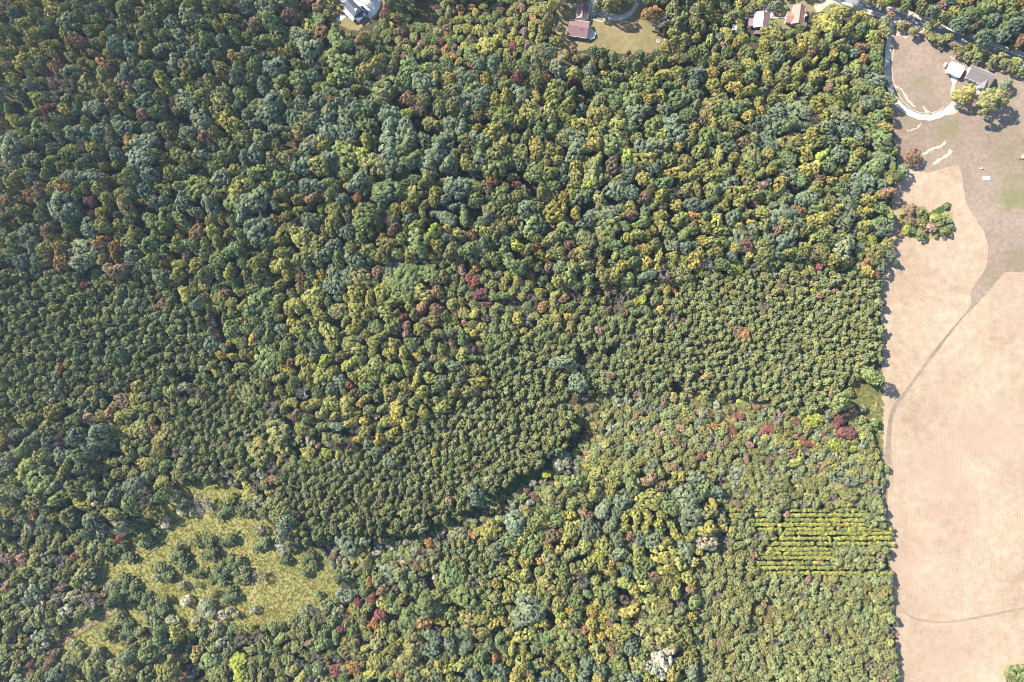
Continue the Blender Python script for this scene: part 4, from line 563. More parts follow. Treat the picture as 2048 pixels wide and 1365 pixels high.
(0,900,2.926,"""1065 340 40 q;1190 320 60 P;1125 370 18 s;1020 270 35 q;970 425 30 s;830 450 65 p;880 480 45 p;850 530 50 p;720 450 40 q;740 630 40 p;700 560 45 p;700 510 30 R;430 630 25 R;1040 610 60 p;920 690 40 p;910 750 20 q;1060 680 40 p;970 740 40 p;1120 530 40 o;1210 530 40 p;1330 520 45 p;1230 600 50 p;1240 640 25 P;1350 680 70 p;1420 740 50 p;1270 740 60 p;1300 800 50 q;1340 860 55 p;1160 720 25 p;1150 790 14 q;1065 795 22 q;1090 885 30 s;1240 850 30 o;1210 930 50 q;1485 935 25 s;1380 965 18 q;1340 940 18 s;1300 970 25 s;970 870 20 o;1145 1000 22 s;1010 1005 35 q;1270 1045 35 q;1330 280 40 y;1460 275 45 y;1500 300 40 q;1320 350 55 p;1430 340 60 p;730 830 90 p;660 880 50 p;770 860 50 p;640 800 30 q;710 760 40 p;880 930 85 p;940 940 50 p;890 1000 30 q;690 1010 55 p;800 1070 40 p;740 1070 60 p;600 1080 40 o;390 940 35 s;430 860 40 q;520 880 50 P;590 890 20 P;560 810 14 Y;430 1140 22 q;330 1060 20 q;240 1090 40 q;290 1000 50 p;310 1195 32 k;180 1260 28 R;280 1250 30 k;425 1235 60 o;540 1290 70 o;410 1310 25 O;1150 1160 18 O;1145 1200 35 Y;985 1235 22 Y;1230 1240 60 g;1390 1230 55 L;1400 1300 60 L;1250 1320 50 g;1130 1290 50 P;1060 1340 50 B;1030 1310 40 y;690 1300 70 o;580 1200 40 q;720 1130 14 y;970 1290 70 o;200 395 22 O;260 410 40 d;180 390 14 O;570 280 50 q;590 205 25 P;860 300 40 P"""),
(1700,380,5.885,"""700 230 70 B;780 240 50 B;820 260 50 p;870 320 40 g;620 270 40 y;600 370 25 Y;720 350 60 B;840 390 50 o;670 460 45 L;730 480 40 g;600 530 18 O;830 460 30 B;840 520 50 p;1010 330 50 y;1110 330 45 g;1060 400 40 g;1150 360 40 p;1190 430 30 p;1120 480 45 g;960 450 50 k;940 420 40 o;1010 540 25 q;1100 545 25 q;1180 535 25 q;1140 195 25 g"""),
(1700,200,5.885,"""740 660 85 B;600 850 80 g"""),
(0,0,1,"""2044 1352 24 g"""),
]

TINT = {'d': (0.108, 0.137, 0.09), 'g': (0.112, 0.142, 0.06), 'o': (0.138, 0.142, 0.062), 'y': (0.178, 0.182, 0.06), 'L': (0.18, 0.215, 0.05),
        'Y': (0.275, 0.24, 0.075), 'O': (0.27, 0.16, 0.07), 'B': (0.18, 0.128, 0.082), 'R': (0.165, 0.072, 0.068), 'k': (0.225, 0.15, 0.115), 'P': (0.19, 0.167, 0.145),
        's': (0.24, 0.24, 0.19), 'p': (0.132, 0.148, 0.07), 'q': (0.16, 0.175, 0.12), 'r': (0.21, 0.22, 0.062), 'W': (0.4, 0.4, 0.38), 'c': (0.098, 0.118, 0.06)}
# ------------------------------------------------------------------ where which wood grows (source pixels): first match wins
HOLES = [[(990,598),(1030,592),(1070,602),(1066,612),(1030,618),(994,614)], [(345,738),(385,735),(398,755),(380,772),(350,765)], [(486,480),(512,482),(528,505),(518,522),(490,505)],
         [(1410,402),(1432,395),(1440,410),(1425,424),(1408,418)], [(1345,300),(1385,295),(1388,312),(1352,322)], [(1120,160),(1190,150),(1190,190),(1170,195)],
         [(1210,695),(1240,680),(1245,700),(1215,718)], [(1140,715),(1180,690),(1195,712),(1160,745),(1130,740)], [(1340,770),(1368,752),(1372,780),(1350,790)],
         [(390,140),(430,130),(440,155),(405,160)], [(690,870),(720,845),(740,850),(700,890)], [(1435,945),(1450,940),(1452,1010),(1440,1020)], [(1435,1055),(1460,1060),(1462,1082),(1440,1085)]]
ROWS = [(1450,1012),(1735,1015),(1788,1062),(1788,1098),(1672,1100),(1682,1130),(1788,1132),(1788,1146),(1540,1158),(1520,1120),(1515,1085),(1500,1060),(1455,1050)]
HOUSEPADS = [[(655,45),(675,20),(700,-10),(780,-10),(752,48),(735,60),(712,68),(690,52)], [(1130,25),(1190,-5),(1215,40),(1200,85),(1130,75)], [(1484,8),(1530,16),(1582,30),(1578,46),(1548,50),(1535,66),(1508,76),(1490,62)], [(1568,-8),(1640,-8),(1634,44),(1610,56),(1578,50)]]
NOTREE = HOLES+[MEADOW, CLEAR_C, CLEAR_D, CREEK, LAWN, YARD1, FIELD]+HOUSEPADS+[strip(smooth(ROADC, 3), 36), strip(DRV2, 16)]
HARD = (('d',.34),('g',.26),('o',.2),('y',.15),('Y',.02),('B',.02),('P',.01))
WARM = (('d',.2),('g',.2),('o',.24),('y',.28),('Y',.04),('B',.02),('k',.01),('P',.01))
MIX = (('o',.34),('g',.18),('y',.14),('p',.2),('P',.05),('k',.012),('B',.03),('Y',.012),('R',.003),('q',.06))
PINE = (('p',.9),('o',.06),('q',.02),('P',.012),('k',.008))
REG = [  # name, outline, radius px, height m, palette
  ('brush', BRUSH, (4.5,7), (1.6,3.2), (('q',.42),('g',.25),('s',.1),('y',.13),('P',.1))),
 ('clearing', CLEAR_A, (4.5,8), (1.5,3.5), (('o',.35),('q',.2),('y',.15),('p',.2),('P',.1))), ('clearing', CLEAR_B, (4.5,8), (1.5,3.5), (('o',.35),('q',.2),('y',.15),('p',.2),('P',.1))), ('clearing', CLEAR_E, (4.5,8), (1.5,3.5), (('o',.35),('q',.2),('y',.15),('p',.2),('P',.1))),
 ('young', [(715,60),(760,30),(822,0),(1095,-60),(1090,40),(1085,100),(1000,120),(900,125),(790,112),(740,90)], (6,10), (3,6), (('o',.26),('g',.24),('y',.28),('k',.03),('O',.02),('R',.008),('P',.04),('B',.03),('Y',.03))),
 ('hedge', [(1800,40),(1900,60),(2060,120),(2100,200),(2030,165),(1900,105),(1810,72)], (8,11), (6,9), (('o',.5),('p',.35),('y',.15))),
 ('pine_left', [(-60,530),(110,545),(240,550),(300,562),(370,602),(400,640),(440,700),(435,760),(330,770),(200,790),(120,810),(-60,850)], (6.5,11), (7,12), PINE),
 ('pine_left', [(380,790),(440,755),(540,790),(565,830),(560,870),(470,930),(430,962),(370,960),(345,890)], (6.5,9), (7,9), PINE),
 ('mixed', [(120,800),(330,765),(390,790),(350,880),(370,960),(330,985),(180,960),(190,880)], (9,14), (7,11), MIX),
 ('pine_edge', PEDGE, (6,9), (9.5,13), PINE),
 ('pine_mid', [(960,692),(1050,660),(1130,690),(1135,760),(1140,830),(1110,900),(1080,925),(990,990),(880,1050),(790,1065),(640,1055),(545,1000),(560,950),(700,900),(780,925),(800,862),(850,822),(900,792),(950,790)], (5,9), (5.5,9.5), PINE),
 ('pine_right', [(1130,692),(1200,632),(1300,650),(1400,562),(1560,542),(1700,540),(1775,560),(1780,700),(1700,765),(1665,790),(1640,832),(1500,790),(1400,780),(1330,780),(1250,790),(1150,780)], (5,8.5), (5,8.5), PINE),
 ('mixed_mid', [(890,520),(1080,540),(1150,590),(1300,560),(1500,522),(1700,525),(1770,560),(1560,542),(1400,562),(1300,652),(1200,634),(1130,692),(1050,662),(960,692),(890,650)], (7.5,11.5), (6,9), MIX),
 ('pine_hump', [(850,1092),(940,1066),(985,1100),(1000,1150),(982,1200),(930,1180),(880,1160),(840,1132)], (6.5,8.5), (8,9), (('p',.93),('P',.04),('o',.03))),
 ('scrub', [(1130,780),(1330,785),(1500,795),(1650,832),(1770,760),(1778,1015),(1450,1012),(1440,960),(1400,930),(1250,950),(1150,950),(1110,900)], (6,10), (3,6), (('o',.34),('p',.34),('q',.1),('y',.07),('B',.03),('P',.04),('k',.015),('R',.006))),
 ('scrub_low', [(1400,1140),(1450,1012),(1790,1012),(1796,1150),(1803,1300),(1812,1420),(1380,1420),(1390,1250)], (6.5,10), (5,7.5), (('p',.6),('o',.34),('P',.04),('k',.02))),
 ('mixed', [(370,1255),(560,1240),(680,1180),(840,1132),(850,1230),(830,1300),(780,1420),(330,1420)], (8.5,13), (6,10), MIX),
 ('mixed', [(560,1085),(640,1055),(790,1065),(940,1000),(950,1060),(850,1092),(840,1132),(700,1180),(660,1120)], (7,11), (4,8), (('o',.3),('q',.2),('g',.2),('p',.15),('y',.1),('P',.05))),
 ('mixed', [(430,962),(560,870),(700,900),(560,950),(545,1000),(560,1060),(520,1030),(485,980)], (8,12), (5,8), (('o',.3),('q',.25),('g',.15),('p',.15),('P',.1),('y',.05))),
 ('edge', [(-60,1080),(100,1060),(250,1070),(205,1120),(180,1155),(230,1210),(120,1255),(90,1300),(100,1420),(-60,1420)], (9,13), (6,10), (('p',.5),('o',.25),('q',.15),('P',.04),('k',.03),('g',.03))),
 ('low_hard', [(960,1060),(1130,930),(1250,950),(1400,930),(1440,960),(1460,1060),(1400,1140),(1390,1420),(780,1420),(830,1300),(850,1230),(880,1160),(980,1200),(1000,1150),(985,1100)], (10,17), (10,14), WARM),
 ('hard_mid', [(380,560),(900,520),(890,650),(960,692),(950,790),(850,822),(800,862),(780,925),(700,900),(560,870),(565,830),(440,760),(440,700)], (9,14), (10,14), WARM),
 ('hard_edge', [(1695,-80),(1795,-80),(1800,545),(1695,545)], (9,15), (8,12), WARM),
 ('hard_yard', [(1425,-80),(1660,-80),(1650,70),(1425,75)], (8,12), (5,7.5), WARM),
 ('hard_yard', [(585,-80),(700,-80),(665,60),(700,90),(585,60)], (9,14), (7,10), HARD),
 ('hard_warm', [(1250,100),(1790,0),(1800,540),(1300,560),(1150,590),(1100,300)], (10,17), (12,16), WARM),
 ('hard_gold', [(-80,-80),(330,-80),(300,120),(230,260),(120,330),(-80,330)], (9,15), (16,22), (('d',.24),('o',.2),('g',.12),('y',.28),('Y',.05),('O',.03),('B',.05),('P',.03))),
 ('hard_tall', [(-80,-80),(560,-80),(520,200),(200,480),(-80,530)], (11,18), (16,23), HARD),
 ('hard', [(-80,-80),(1790,-80),(1800,1420),(-80,1420)], (11,19), (14,20), HARD),
 ('hard', [(1780,-80),(2140,-80),(2140,120),(2040,85),(1900,45),(1790,8)], (12,17), (14,19), HARD)]
def region(x, y):
    for r_ in REG:
        if inpoly(x, y, r_[1]): return r_
    return None
def pick(pal):
    u = rng.random()*sum(p for _, p in pal)
    for c, p in pal:
        u -= p
        if u <= 0: return c
    return pal[0][0]
TREES = []; CELL = 40; GRID = {}
def near(x, y):
    i, j = int(x//CELL), int(y//CELL)
    for a in (-1, 0, 1):
        for b in (-1, 0, 1):
            yield from GRID.get((i+a, j+b), ())
def put(x, y, r, c, h, seen):
    t = dict(x=x, y=y, r=r, c=c, h=h, seen=seen, v=rng.random()); TREES.append(t)
    GRID.setdefault((int(x//CELL), int(y//CELL)), []).append(t); return t
for x0, y0, s, data in TILES:
    items = []
    for e in data.replace('\n', '').split(';'):
        a, b, c_, code = e.split(); x = x0+float(a)/s; y = y0+float(b)/s; r = max(3.5, float(c_)/s)
        if code == 'p' and r > 11:          # what reads as one dark mass is a clump of small pines
            n = int((r/7.5)**2*.6); items.append((x, y, 8.5, code))
            for k in range(n):
                rr = r*math.sqrt((k+.6)/n)*.85; a_ = k*2.399; items.append((x+rr*math.cos(a_), y+rr*math.sin(a_), rng.uniform(6.5, 9.0), code))
        else: items.append((x, y, r, code))
    for x, y, r, code in items:
        if any(math.hypot(t['x']-x, t['y']-y) < 0.55*max(r, t['r']) for t in near(x, y)): continue
        g_ = region(x, y); hr = g_[3] if g_ else (6, 10)
        if inpoly(x, y, MEADOW): hr = (3.5, 5.5)
        h = min(max((hr[0]+hr[1])/2*rng.uniform(.9, 1.12), r*MPP*(1.2 if code in 'pqs' else 1.5)), r*MPP*(4.6 if hr[1] > 9 else 3.2))
        if inpoly(x, y, FIELD): h = r*MPP*2.0
        put(x, y, r, code, h, True)
# rows of saplings
ROWY = [(1020,1455,1535),(1021,1565,1728),(1031,1460,1732),(1041,1500,1735),(1050,1505,1738),(1059,1520,1785),(1067,1560,1786),(1077,1540,1787),(1088,1525,1787),(1099,1540,1658),(1107,1520,1662),(1116,1518,1665),(1127,1520,1672),(1136,1522,1680),(1147,1535,1786)]
def rowlist():
    L_ = []
    for i, (y, xa, xb) in enumerate(ROWY):
        x = xa
        while x < xb:
            if not ((1520 < x < 1580) and y < 1040 and rng.random() < .7): L_.append((x+rng.uniform(-1.2, 1.2), y+rng.uniform(-1.0, 1.0)))
            x += rng.uniform(4.4, 6.2)+(8 if rng.random() < .05 else 0)
    return L_
SAP = [dict(x=x, y=y, r=rng.uniform(2.5, 4.1), c=pick((('r',.55),('y',.25),('g',.17),('o',.03))), h=rng.uniform(3.0, 3.9), seen=True, v=rng.random(), kind='sapling') for x, y in rowlist()]
for t in SAP: GRID.setdefault((int(t['x']//CELL), int(t['y']//CELL)), []).append(dict(t, r=4.5))
def free(x, y, r, k):
    for t in near(x, y):
        if math.hypot(t['x']-x, t['y']-y) < k*(r+t['r']): return False
    return True
for (n, lo, hi, k) in ((12000, .7, 1.0, .92), (26000, .25, .7, .86), (42000, 0.0, .35, .82), (30000, -.35, 0.0, .80)):
    for _ in range(n):
        x = rng.uniform(-45, 2090); y = rng.uniform(-45, 1405)
        g_ = region(x+rng.gauss(0, 8), y+rng.gauss(0, 8)) or region(x, y)
        if not g_: continue
        u = rng.uniform(lo, hi); r = g_[2][0]+(g_[2][1]-g_[2][0])*u
        if g_[0] == 'clearing' and rng.random() < .72: continue
        if r < 4 or not free(x, y, r, k*(1.5 if g_[0] == 'clearing' else .84 if g_[0].startswith(('pine', 'scrub')) else 1)): continue
        if any(inpoly(x, y, q) for q in NOTREE): continue
        if y < 130 and any(dline(x, y, q+q[:1]) < r*.8 for q in HOUSEPADS): continue
        h = (g_[3][0]+(g_[3][1]-g_[3][0])*(max(u, 0)*.6+rng.random()*.4))*rng.uniform(.88, 1.08)*(1 if u >= 0 else .8)
        c = pick(g_[4])
        put(x, y, r, c, h, False)
# ------------------------------------------------------------------ crowns (unit radius, unit height)
def leaf_quad(V, F, p, n, u, a, b):
    w_ = n.cross(u).normalized(); u = u.normalized()
    k = len(V); V += [p-u*a-w_*b*.7, p+u*a-w_*b, p+u*a*.8+w_*b, p-u*a+w_*b*.6]; F.append((k, k+1, k+2, k+3))
def rvec(r_):
    z = r_.uniform(-1, 1); t = r_.uniform(0, 2*math.pi); s = math.sqrt(1-z*z); return Vector((s*math.cos(t), s*math.sin(t), z))
def finish(name, V, F, vary, mi, mats):
    me = bpy.data.meshes.new(name); me.from_pydata([tuple(v) for v in V], [], F)
    at = me.attributes.new('vary', 'FLOAT', 'FACE'); at.data.foreach_set('value', vary)
    for m in mats: me.materials.append(m)
    me.polygons.foreach_set('material_index', mi); me.update(); return me
def limb(V, F, vary, mi, a, b, r0, r1, slot, n=5):
    m = MB(); m.tube(a, b, r0, r1, n); k = len(V); V += m.v; F += [tuple(i+k for i in f) for f in m.f]; vary += [.5]*len(m.f); mi += [slot]*len(m.f)
def broadleaf(seed, nl=46, lr=.27, per=34, zc=.62, hz=.36, asp=4.0, leafs=.075, lump=.16, slot_bark=1, multi=0):
    """hz/zc in units of height; asp = height over radius used so that leaves keep their shape"""
    r_ = random.Random(seed); V, F, va, mi = [], [], [], []
    lob = []
    ph = [r_.uniform(0, 6.28) for _ in range(4)]
    subs = [(Vector((0, 0, 0)), 1.0)]
    if multi: subs = [(Vector((.46*math.cos(6.283*m/multi+ph[0])*r_.uniform(.7, 1.15), .46*math.sin(6.283*m/multi+ph[0])*r_.uniform(.7, 1.15), r_.uniform(-.35, .3))), r_.uniform(.5, .68)) for m in range(multi)]+[(Vector((0, 0, .15)), .55)]
    for k in range(nl*10):
        if len(lob) >= nl: break
        d = rvec(r_)
        if d.z < -.35: continue
        sc_, sr_ = subs[k % len(subs)]
        az_ = math.atan2(d.y, d.x)
        rad = (1+lump*math.sin(2*az_+ph[0])+lump*.7*math.sin(3*az_+ph[1])+.06*math.sin(5*az_+ph[2]))*.82*r_.uniform(.84, 1.06)
        p = sc_+Vector((d.x*rad, d.y*rad, d.z*rad))*sr_*(1.12 if multi else 1)
        if any((p-c2).length < r2*.72 for c2, r2 in subs if c2 is not sc_): continue
        if all((p-q).length > lr*.95 for q, _ in lob): lob.append((p, r_.uniform(.75, 1.2)))
    H = asp
    for p, s in lob:
        base = r_.random()
        R_ = lr*s
        for _ in range(int(per*s)):
            d = rvec(r_)
            if d.z < -.25 or d.dot(p.normalized()) < -.45: d = (d+p.normalized()*1.2+Vector((0, 0, .4))).normalized()
            q = p+d*R_*r_.uniform(.75, 1.05)
            n = (d*1.0+rvec(r_)*.42+Vector((0, 0, .2))).normalized()
            u = n.orthogonal(); u.rotate(Matrix.Rotation(r_.uniform(0, 6.28), 3, n))
            a = leafs*r_.uniform(.7, 1.3)
            k0 = len(V); leaf_quad(V, F, q, n, u, a, a*.75)
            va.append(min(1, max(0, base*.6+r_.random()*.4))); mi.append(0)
    for v in V: v.z = zc+v.z*hz        # radius units -> height units
    # trunk and limbs, in mixed units
    t0 = .05
    limb(V, F, va, mi, (0, 0, 0), (0, 0, zc-.1), t0*1.2, t0*.7, slot_bark, 6)
    for k in range(5):
        a = k*1.257+r_.random(); limb(V, F, va, mi, (0, 0, zc-.22+.03*k), (.55*math.cos(a), .55*math.sin(a), zc+.05), t0*.5, t0*.15, slot_bark, 4)
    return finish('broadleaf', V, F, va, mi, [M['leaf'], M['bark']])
def pine(seed, tufts=34, per=26):
    r_ = random.Random(seed); V, F, va, mi = [], [], [], []
    for k in range(tufts):
        t = (k+.5)/tufts; z = .98-.62*t**1.15
        a = k*2.399+r_.uniform(-.5, .5); rad = (.12+.80*min(1, (t*1.25))**.75*r_.uniform(.6, 1.2))*(1+.22*math.sin(2*a+seed)+.16*math.sin(3*a+seed*2.3))
        if k == 0: rad = 0
        c = Vector((rad*math.cos(a), rad*math.sin(a), z)); base = r_.random(); R_ = .25*r_.uniform(.8, 1.2)
        for _ in range(per):
            d = rvec(r_); d.z = abs(d.z)*.9+.05 if r_.random() < .8 else d.z
            d = (d+Vector((math.cos(a), math.sin(a), .15))*.35).normalized()
            q = c+Vector((d.x*R_*.6, d.y*R_*.6, d.z*R_*.36))
            n = (rvec(r_)*.55+Vector((0, 0, .9))+d*.5).normalized(); u = (d-n*d.dot(n))
            if u.length < .05: u = n.orthogonal()
            leaf_quad(V, F, q, n, u, R_*.42*r_.uniform(.7, 1.2), .07*r_.uniform(.7, 1.3)); va.append(base*.5+r_.random()*.5); mi.append(0)
        if k % 2: limb(V, F, va, mi, (0, 0, z-.06), (c.x*.85, c.y*.85, z-.01), .022, .01, 1, 4)
    limb(V, F, va, mi, (0, 0, 0), (0, 0, .92), .05, .012, 1, 6)
    return finish('pine', V, F, va, mi, [M['needle'], M['bark']])
def twiggy(seed, leaves=420, mat='greybark', nb=9):
    r_ = random.Random(seed); V, F, va, mi = [], [], [], []
    limb(V, F, va, mi, (0, 0, 0), (0, 0, .5), .055, .04, 1, 6); tips = []
    for k in range(nb):
        a = k*2.399+r_.uniform(-.3, .3); rr = r_.uniform(.4, .75); p0 = Vector((0, 0, .36+.14*k/nb)); p1 = Vector((rr*.6*math.cos(a), rr*.6*math.sin(a), r_.uniform(.6, .78)))
        limb(V, F, va, mi, p0, p1, .03, .018, 1, 4)
        for j in range(4):
            a2 = a+r_.uniform(-.9, .9); p2 = p1+Vector((.42*math.cos(a2), .42*math.sin(a2), r_.uniform(.02, .2))); p2.z = min(p2.z, .97)
            limb(V, F, va, mi, p1, p2, .015, .006, 1, 3); tips.append((p1, p2))
            for i in range(2):
                p3 = p1.lerp(p2, r_.uniform(.4, .8)); a3 = a2+r_.uniform(-1.2, 1.2); limb(V, F, va, mi, p3, p3+Vector((.22*math.cos(a3), .22*math.sin(a3), r_.uniform(.01, .08))), .009, .004, 1, 3)
    for _ in range(leaves):
        p1, p2 = r_.choice(tips); p = p1.lerp(p2, r_.uniform(.2, 1.05))+Vector((r_.gauss(0, .09), r_.gauss(0, .09), r_.gauss(0, .03)))
        n = (rvec(r_)+Vector((0, 0, .6))).normalized(); a = .05*r_.uniform(.6, 1.3)
        leaf_quad(V, F, p, n, n.orthogonal(), a, a*.7); va.append(r_.random()); mi.append(0)
    return finish('twiggy', V, F, va, mi, [M['leaf'], M[mat]])
def tuft(seed):
    r_ = random.Random(seed); V, F, va, mi = [], [], [], []
    for _ in range(34):
        a = r_.uniform(0, 6.28); rr = math.sqrt(r_.random())*.85; p = Vector((rr*math.cos(a), rr*math.sin(a), r_.uniform(.2, .7)*(1.1-rr*.7)))
        n = (rvec(r_)+Vector((0, 0, .9))).normalized(); b = r_.uniform(.1, .2); leaf_quad(V, F, p, n, n.orthogonal(), b*1.5, b*.6); va.append(r_.random()); mi.append(0)
    return finish('tuft', V, F, va, mi, [M['grassblade']])
PROTO = {'broadleaf': [broadleaf(s, nl=n_, lr=l_, per=p_, lump=u_, leafs=f_, multi=m_) for s, n_, l_, p_, u_, f_, m_ in ((1,70,.19,26,.16,.062,0),(2,58,.215,30,.26,.066,0),(3,80,.17,22,.15,.058,3),(4,70,.185,28,.12,.06,4),(5,74,.185,26,.24,.062,0),(6,66,.19,28,.15,.062,3),(7,84,.165,24,.12,.056,5),(8,64,.2,28,.28,.064,0),(9,72,.18,26,.2,.06,2))],
         'pine': [pine(s, t_, p_) for s, t_, p_ in ((11,30,26),(12,36,22),(13,24,30),(14,40,20),(15,28,28),(16,33,24))],
         'twiggy': [twiggy(21), twiggy(22, 600), twiggy(23, 300)],
         'shrub': [broadleaf(31, 22, .34, 40, .52, .46, 1.2, .085, .14), broadleaf(32, 28, .3, 34, .52, .46, 1.2, .08, .2)],
         'small': [broadleaf(41, 20, .36, 36, .6, .4, 2, .11, .18), broadleaf(42, 16, .4, 40, .6, .4, 2, .12, .22)],
         'snag': [twiggy(51, 0, 'deadwood', 11), twiggy(52, 0, 'deadwood', 9)], 'tuft': [tuft(61), tuft(62)]}
def shape_of(t):
    c = t['c']
    if t.get('kind') == 'sapling': return 'small'
    if c == 'p': return 'pine'
    if c == 'P': return 'twiggy'
    if c == 'W': return 'snag'
    if c == 'q' or (c == 's' and t['r'] < 13): return 'shrub'
    if t['r'] < 8.5: return 'small'
    return 'broadleaf'
def kind_of(t):
    if t.get('kind'): return t['kind']
    c = t['c']
    if c == 'p': return 'pine_tree'
    if c in 'YORkBP': return 'autumn_tree'
    if c == 'W': return 'dead_tree'
    if c == 'q' or (c == 's' and t['r'] < 13): return 'shrub'
    return 'broadleaf_tree'
CATS = {'pine_tree': 'pine tree', 'autumn_tree': 'autumn tree', 'dead_tree': 'dead tree', 'shrub': 'shrub', 'broadleaf_tree': 'broadleaf tree', 'sapling': 'sapling'}
GROUPS = {'pine_tree': 'pines of the wood and meadow', 'autumn_tree': 'trees in autumn colour', 'dead_tree': 'bleached dead trees', 'shrub': 'pale shrubs', 'broadleaf_tree': 'broadleaf trees of the wood', 'sapling': 'saplings in planted rows'}
def setup(t):
    b = TINT['c' if t['c'] == 'p' and inpoly(t['x'], t['y'], MEADOW) else t['c']]; k = rng.uniform(.85, 1.25)*(1.0 if t['c'] in 'YORBk' else 1.2); hsh = rng.uniform(-.09, .09)
    t['tint'] = (b[0]*k*(1+hsh), b[1]*k, b[2]*k*(1-hsh))
    t['sh'] = shape_of(t); t['i'] = rng.randrange(len(PROTO[t['sh']])); t['rz'] = rng.uniform(0, 6.283)
    t['k'] = kind_of(t)
    zf = {'broadleaf': .72, 'pine': .72, 'small': .7, 'shrub': .6, 'twiggy': .75, 'snag': .8}[t['sh']]
    q = P(t['x'], t['y'], t['h']*zf); t['p'] = (q.x, q.y, 0.0)
    s = t['r']*MPP*(1.08 if t['sh'] != 'pine' else 1.36); u = 1 if t['sh'] == 'small' or t['x'] > 1800 else rng.uniform(.84, 1.2); t['s'] = (s*u, s/u, t['h'])
ALL = TREES+SAP
for t in ALL: setup(t)
def inframe(t): return -4 < t['x'] < 2052 and -4 < t['y'] < 1369
LIMIT = 295
IND, STUFF = [], {}
for k in CATS:
    L_ = sorted([t for t in ALL if t['k'] == k and inframe(t)], key=lambda t: -t['r'])
    IND += L_[:LIMIT]
    STUFF[k] = L_[LIMIT:]+[t for t in ALL if t['k'] == k and not inframe(t)]

# ------------------------------------------------------------------ labels that single a tree out
CN = {'d': 'blue-green', 'g': 'mid green', 'o': 'olive green', 'y': 'yellow-green', 'L': 'lime green', 'Y': 'golden yellow', 'O': 'orange', 'B': 'russet brown', 'R': 'red', 'k': 'salmon pink', 'P': 'bare greyish', 's': 'silver-grey', 'p': 'dark olive', 'q': 'grey-green', 'r': 'fresh green', 'W': 'bleached white'}
NOUN = {'pine_tree': 'pine', 'autumn_tree': 'tree', 'dead_tree': 'dead tree', 'shrub': 'shrub', 'broadleaf_tree': 'tree', 'sapling': 'sapling'}
LM = [((707, 25), 'the dark-roofed house'), ((1157, 58), 'the brown-roofed house'), ((1520, 45), 'the glint-white and brown roof'), ((1597, 28), 'the terracotta-roofed house'), ((1850, 236), 'the driveway bend'), ((1912, 139), 'the white garage'),
      ((1829, 315), 'the lone field bush'), ((1880, 418), 'the green grass strip'), ((1620, 1080), 'the planted rows'), ((420, 1115), 'the meadow'), ((604, 786), 'the big white snag'), ((752, 833), 'the small white snag'), ((1324, 1319), 'the silver-grey tree'),
      ((758, 128), 'the brightest golden tree'), ((960, 589), 'the long scarlet tree'), ((1487, 669), 'the salmon-and-orange pair'), ((245, 802), 'the tan dome tree'), ((1693, 865), 'the big crimson tree'), ((50, 936), 'the smooth dome tree'),
      ((755, 1234), 'the scarlet-and-pink pair'), ((1258, 1225), 'the gold southern tree'), ((1185, 865), 'the straw clearing'), ((1035, 605), 'the dark gap'), ((1783, 830), 'the path corner'), ((102, 220), 'the crimson-and-gold pair'), ((229, 502), 'the stacked orange trees'),
      ((1720, 1250), 'the bottom hay edge'), ((1277, 85), 'the house lawn'), ((1139, 540), 'the teal dome tree'), ((1040, 940), 'the creek gap'), ((10, 10), 'the top left corner'), ((10, 700), 'the left edge middle'), ((10, 1355), 'the bottom left corner'), ((1900, 40), 'the road')]
ORD = ['nearest', 'second nearest', 'third nearest', 'fourth nearest', 'fifth nearest', 'sixth nearest', 'seventh nearest', 'eighth nearest', 'ninth nearest', 'tenth nearest', '11th nearest', '12th nearest']
def dirw(dx, dy):
    a = math.degrees(math.atan2(-dy, dx)) % 360
    return ['right of', 'above right of', 'above', 'above left of', 'left of', 'below left of', 'below', 'below right of'][int((a+22.5)//45) % 8]
BUCK = {}
for t in IND:
    (lx, ly), nm = min(LM, key=lambda l: math.hypot(l[0][0]-t['x'], l[0][1]-t['y'])); d = math.hypot(lx-t['x'], ly-t['y'])
    n_ = NOUN[t['k']]; sz = 'huge' if t['r'] > 24 else 'large' if t['r'] > 17 else 'mid-sized' if t['r'] > 11 else 'small'
    if d < 4 and nm.endswith(('tree', 'snag', 'bush')): t['own'] = nm
    BUCK.setdefault((sz, t['c'], n_, dirw(t['x']-lx, t['y']-ly), nm), []).append((d, t))
for (sz, c, n_, dw, nm), L_ in BUCK.items():
    L_.sort(key=lambda e: e[0])
    for i, (d, t) in enumerate(L_):
        t['label'] = f"{sz} {CN[c]} {n_}, {ORD[i] if i < len(ORD) else str(i+1)+'th nearest'} such {dw} {nm}"
SPECIAL = [((758,128), 'big bright golden tree below right of the dark-roofed house'), ((604,786), 'bare bleached white dead tree with spreading branches in the middle left wood'), ((752,833), 'small bleached dead tree between two golden trees'), ((1281,1280), 'thin white dead trunk beside the silver-grey tree'),
   ((960,589), 'long scarlet tree, the brightest red in the middle of the wood'), ((245,802), 'round tan-gold dome tree standing out of the left pine wood'), ((1693,865), 'big crimson-purple tree between the two lime green trees'), ((50,936), 'smooth domed yellow-green tree near the left edge'), ((1826,312), 'lone round bush with reddish top in the mown field'),
   ((1931,189), 'round yellow-green yard tree in front of the mint house'), ((1985,199), 'largest spreading yard tree right of the round yellow-green one'), ((2013,168), 'small blue-green yard tree beside the right end of the mint house'), ((1625,843), 'bright lime green tree beside the crimson trees'), ((1668,890), 'round lime green tree below the big crimson tree'),
   ((1324,1319), 'broad silver-grey tree at the bottom of the wood'), ((1307,26), 'orange tree at the upper right end of the house lawn'), ((1318,44), 'bare greyish tree below the orange tree by the lawn'), ((2044,1352), 'rounded green tree cut off by the bottom right corner'), ((1487,669), 'orange-and-pink tree at the right pine plantation'), ((756,1228), 'salmon pink tree touching the scarlet one at the bottom left'), ((1260,1225), 'large golden tree in the bottom middle wood')]
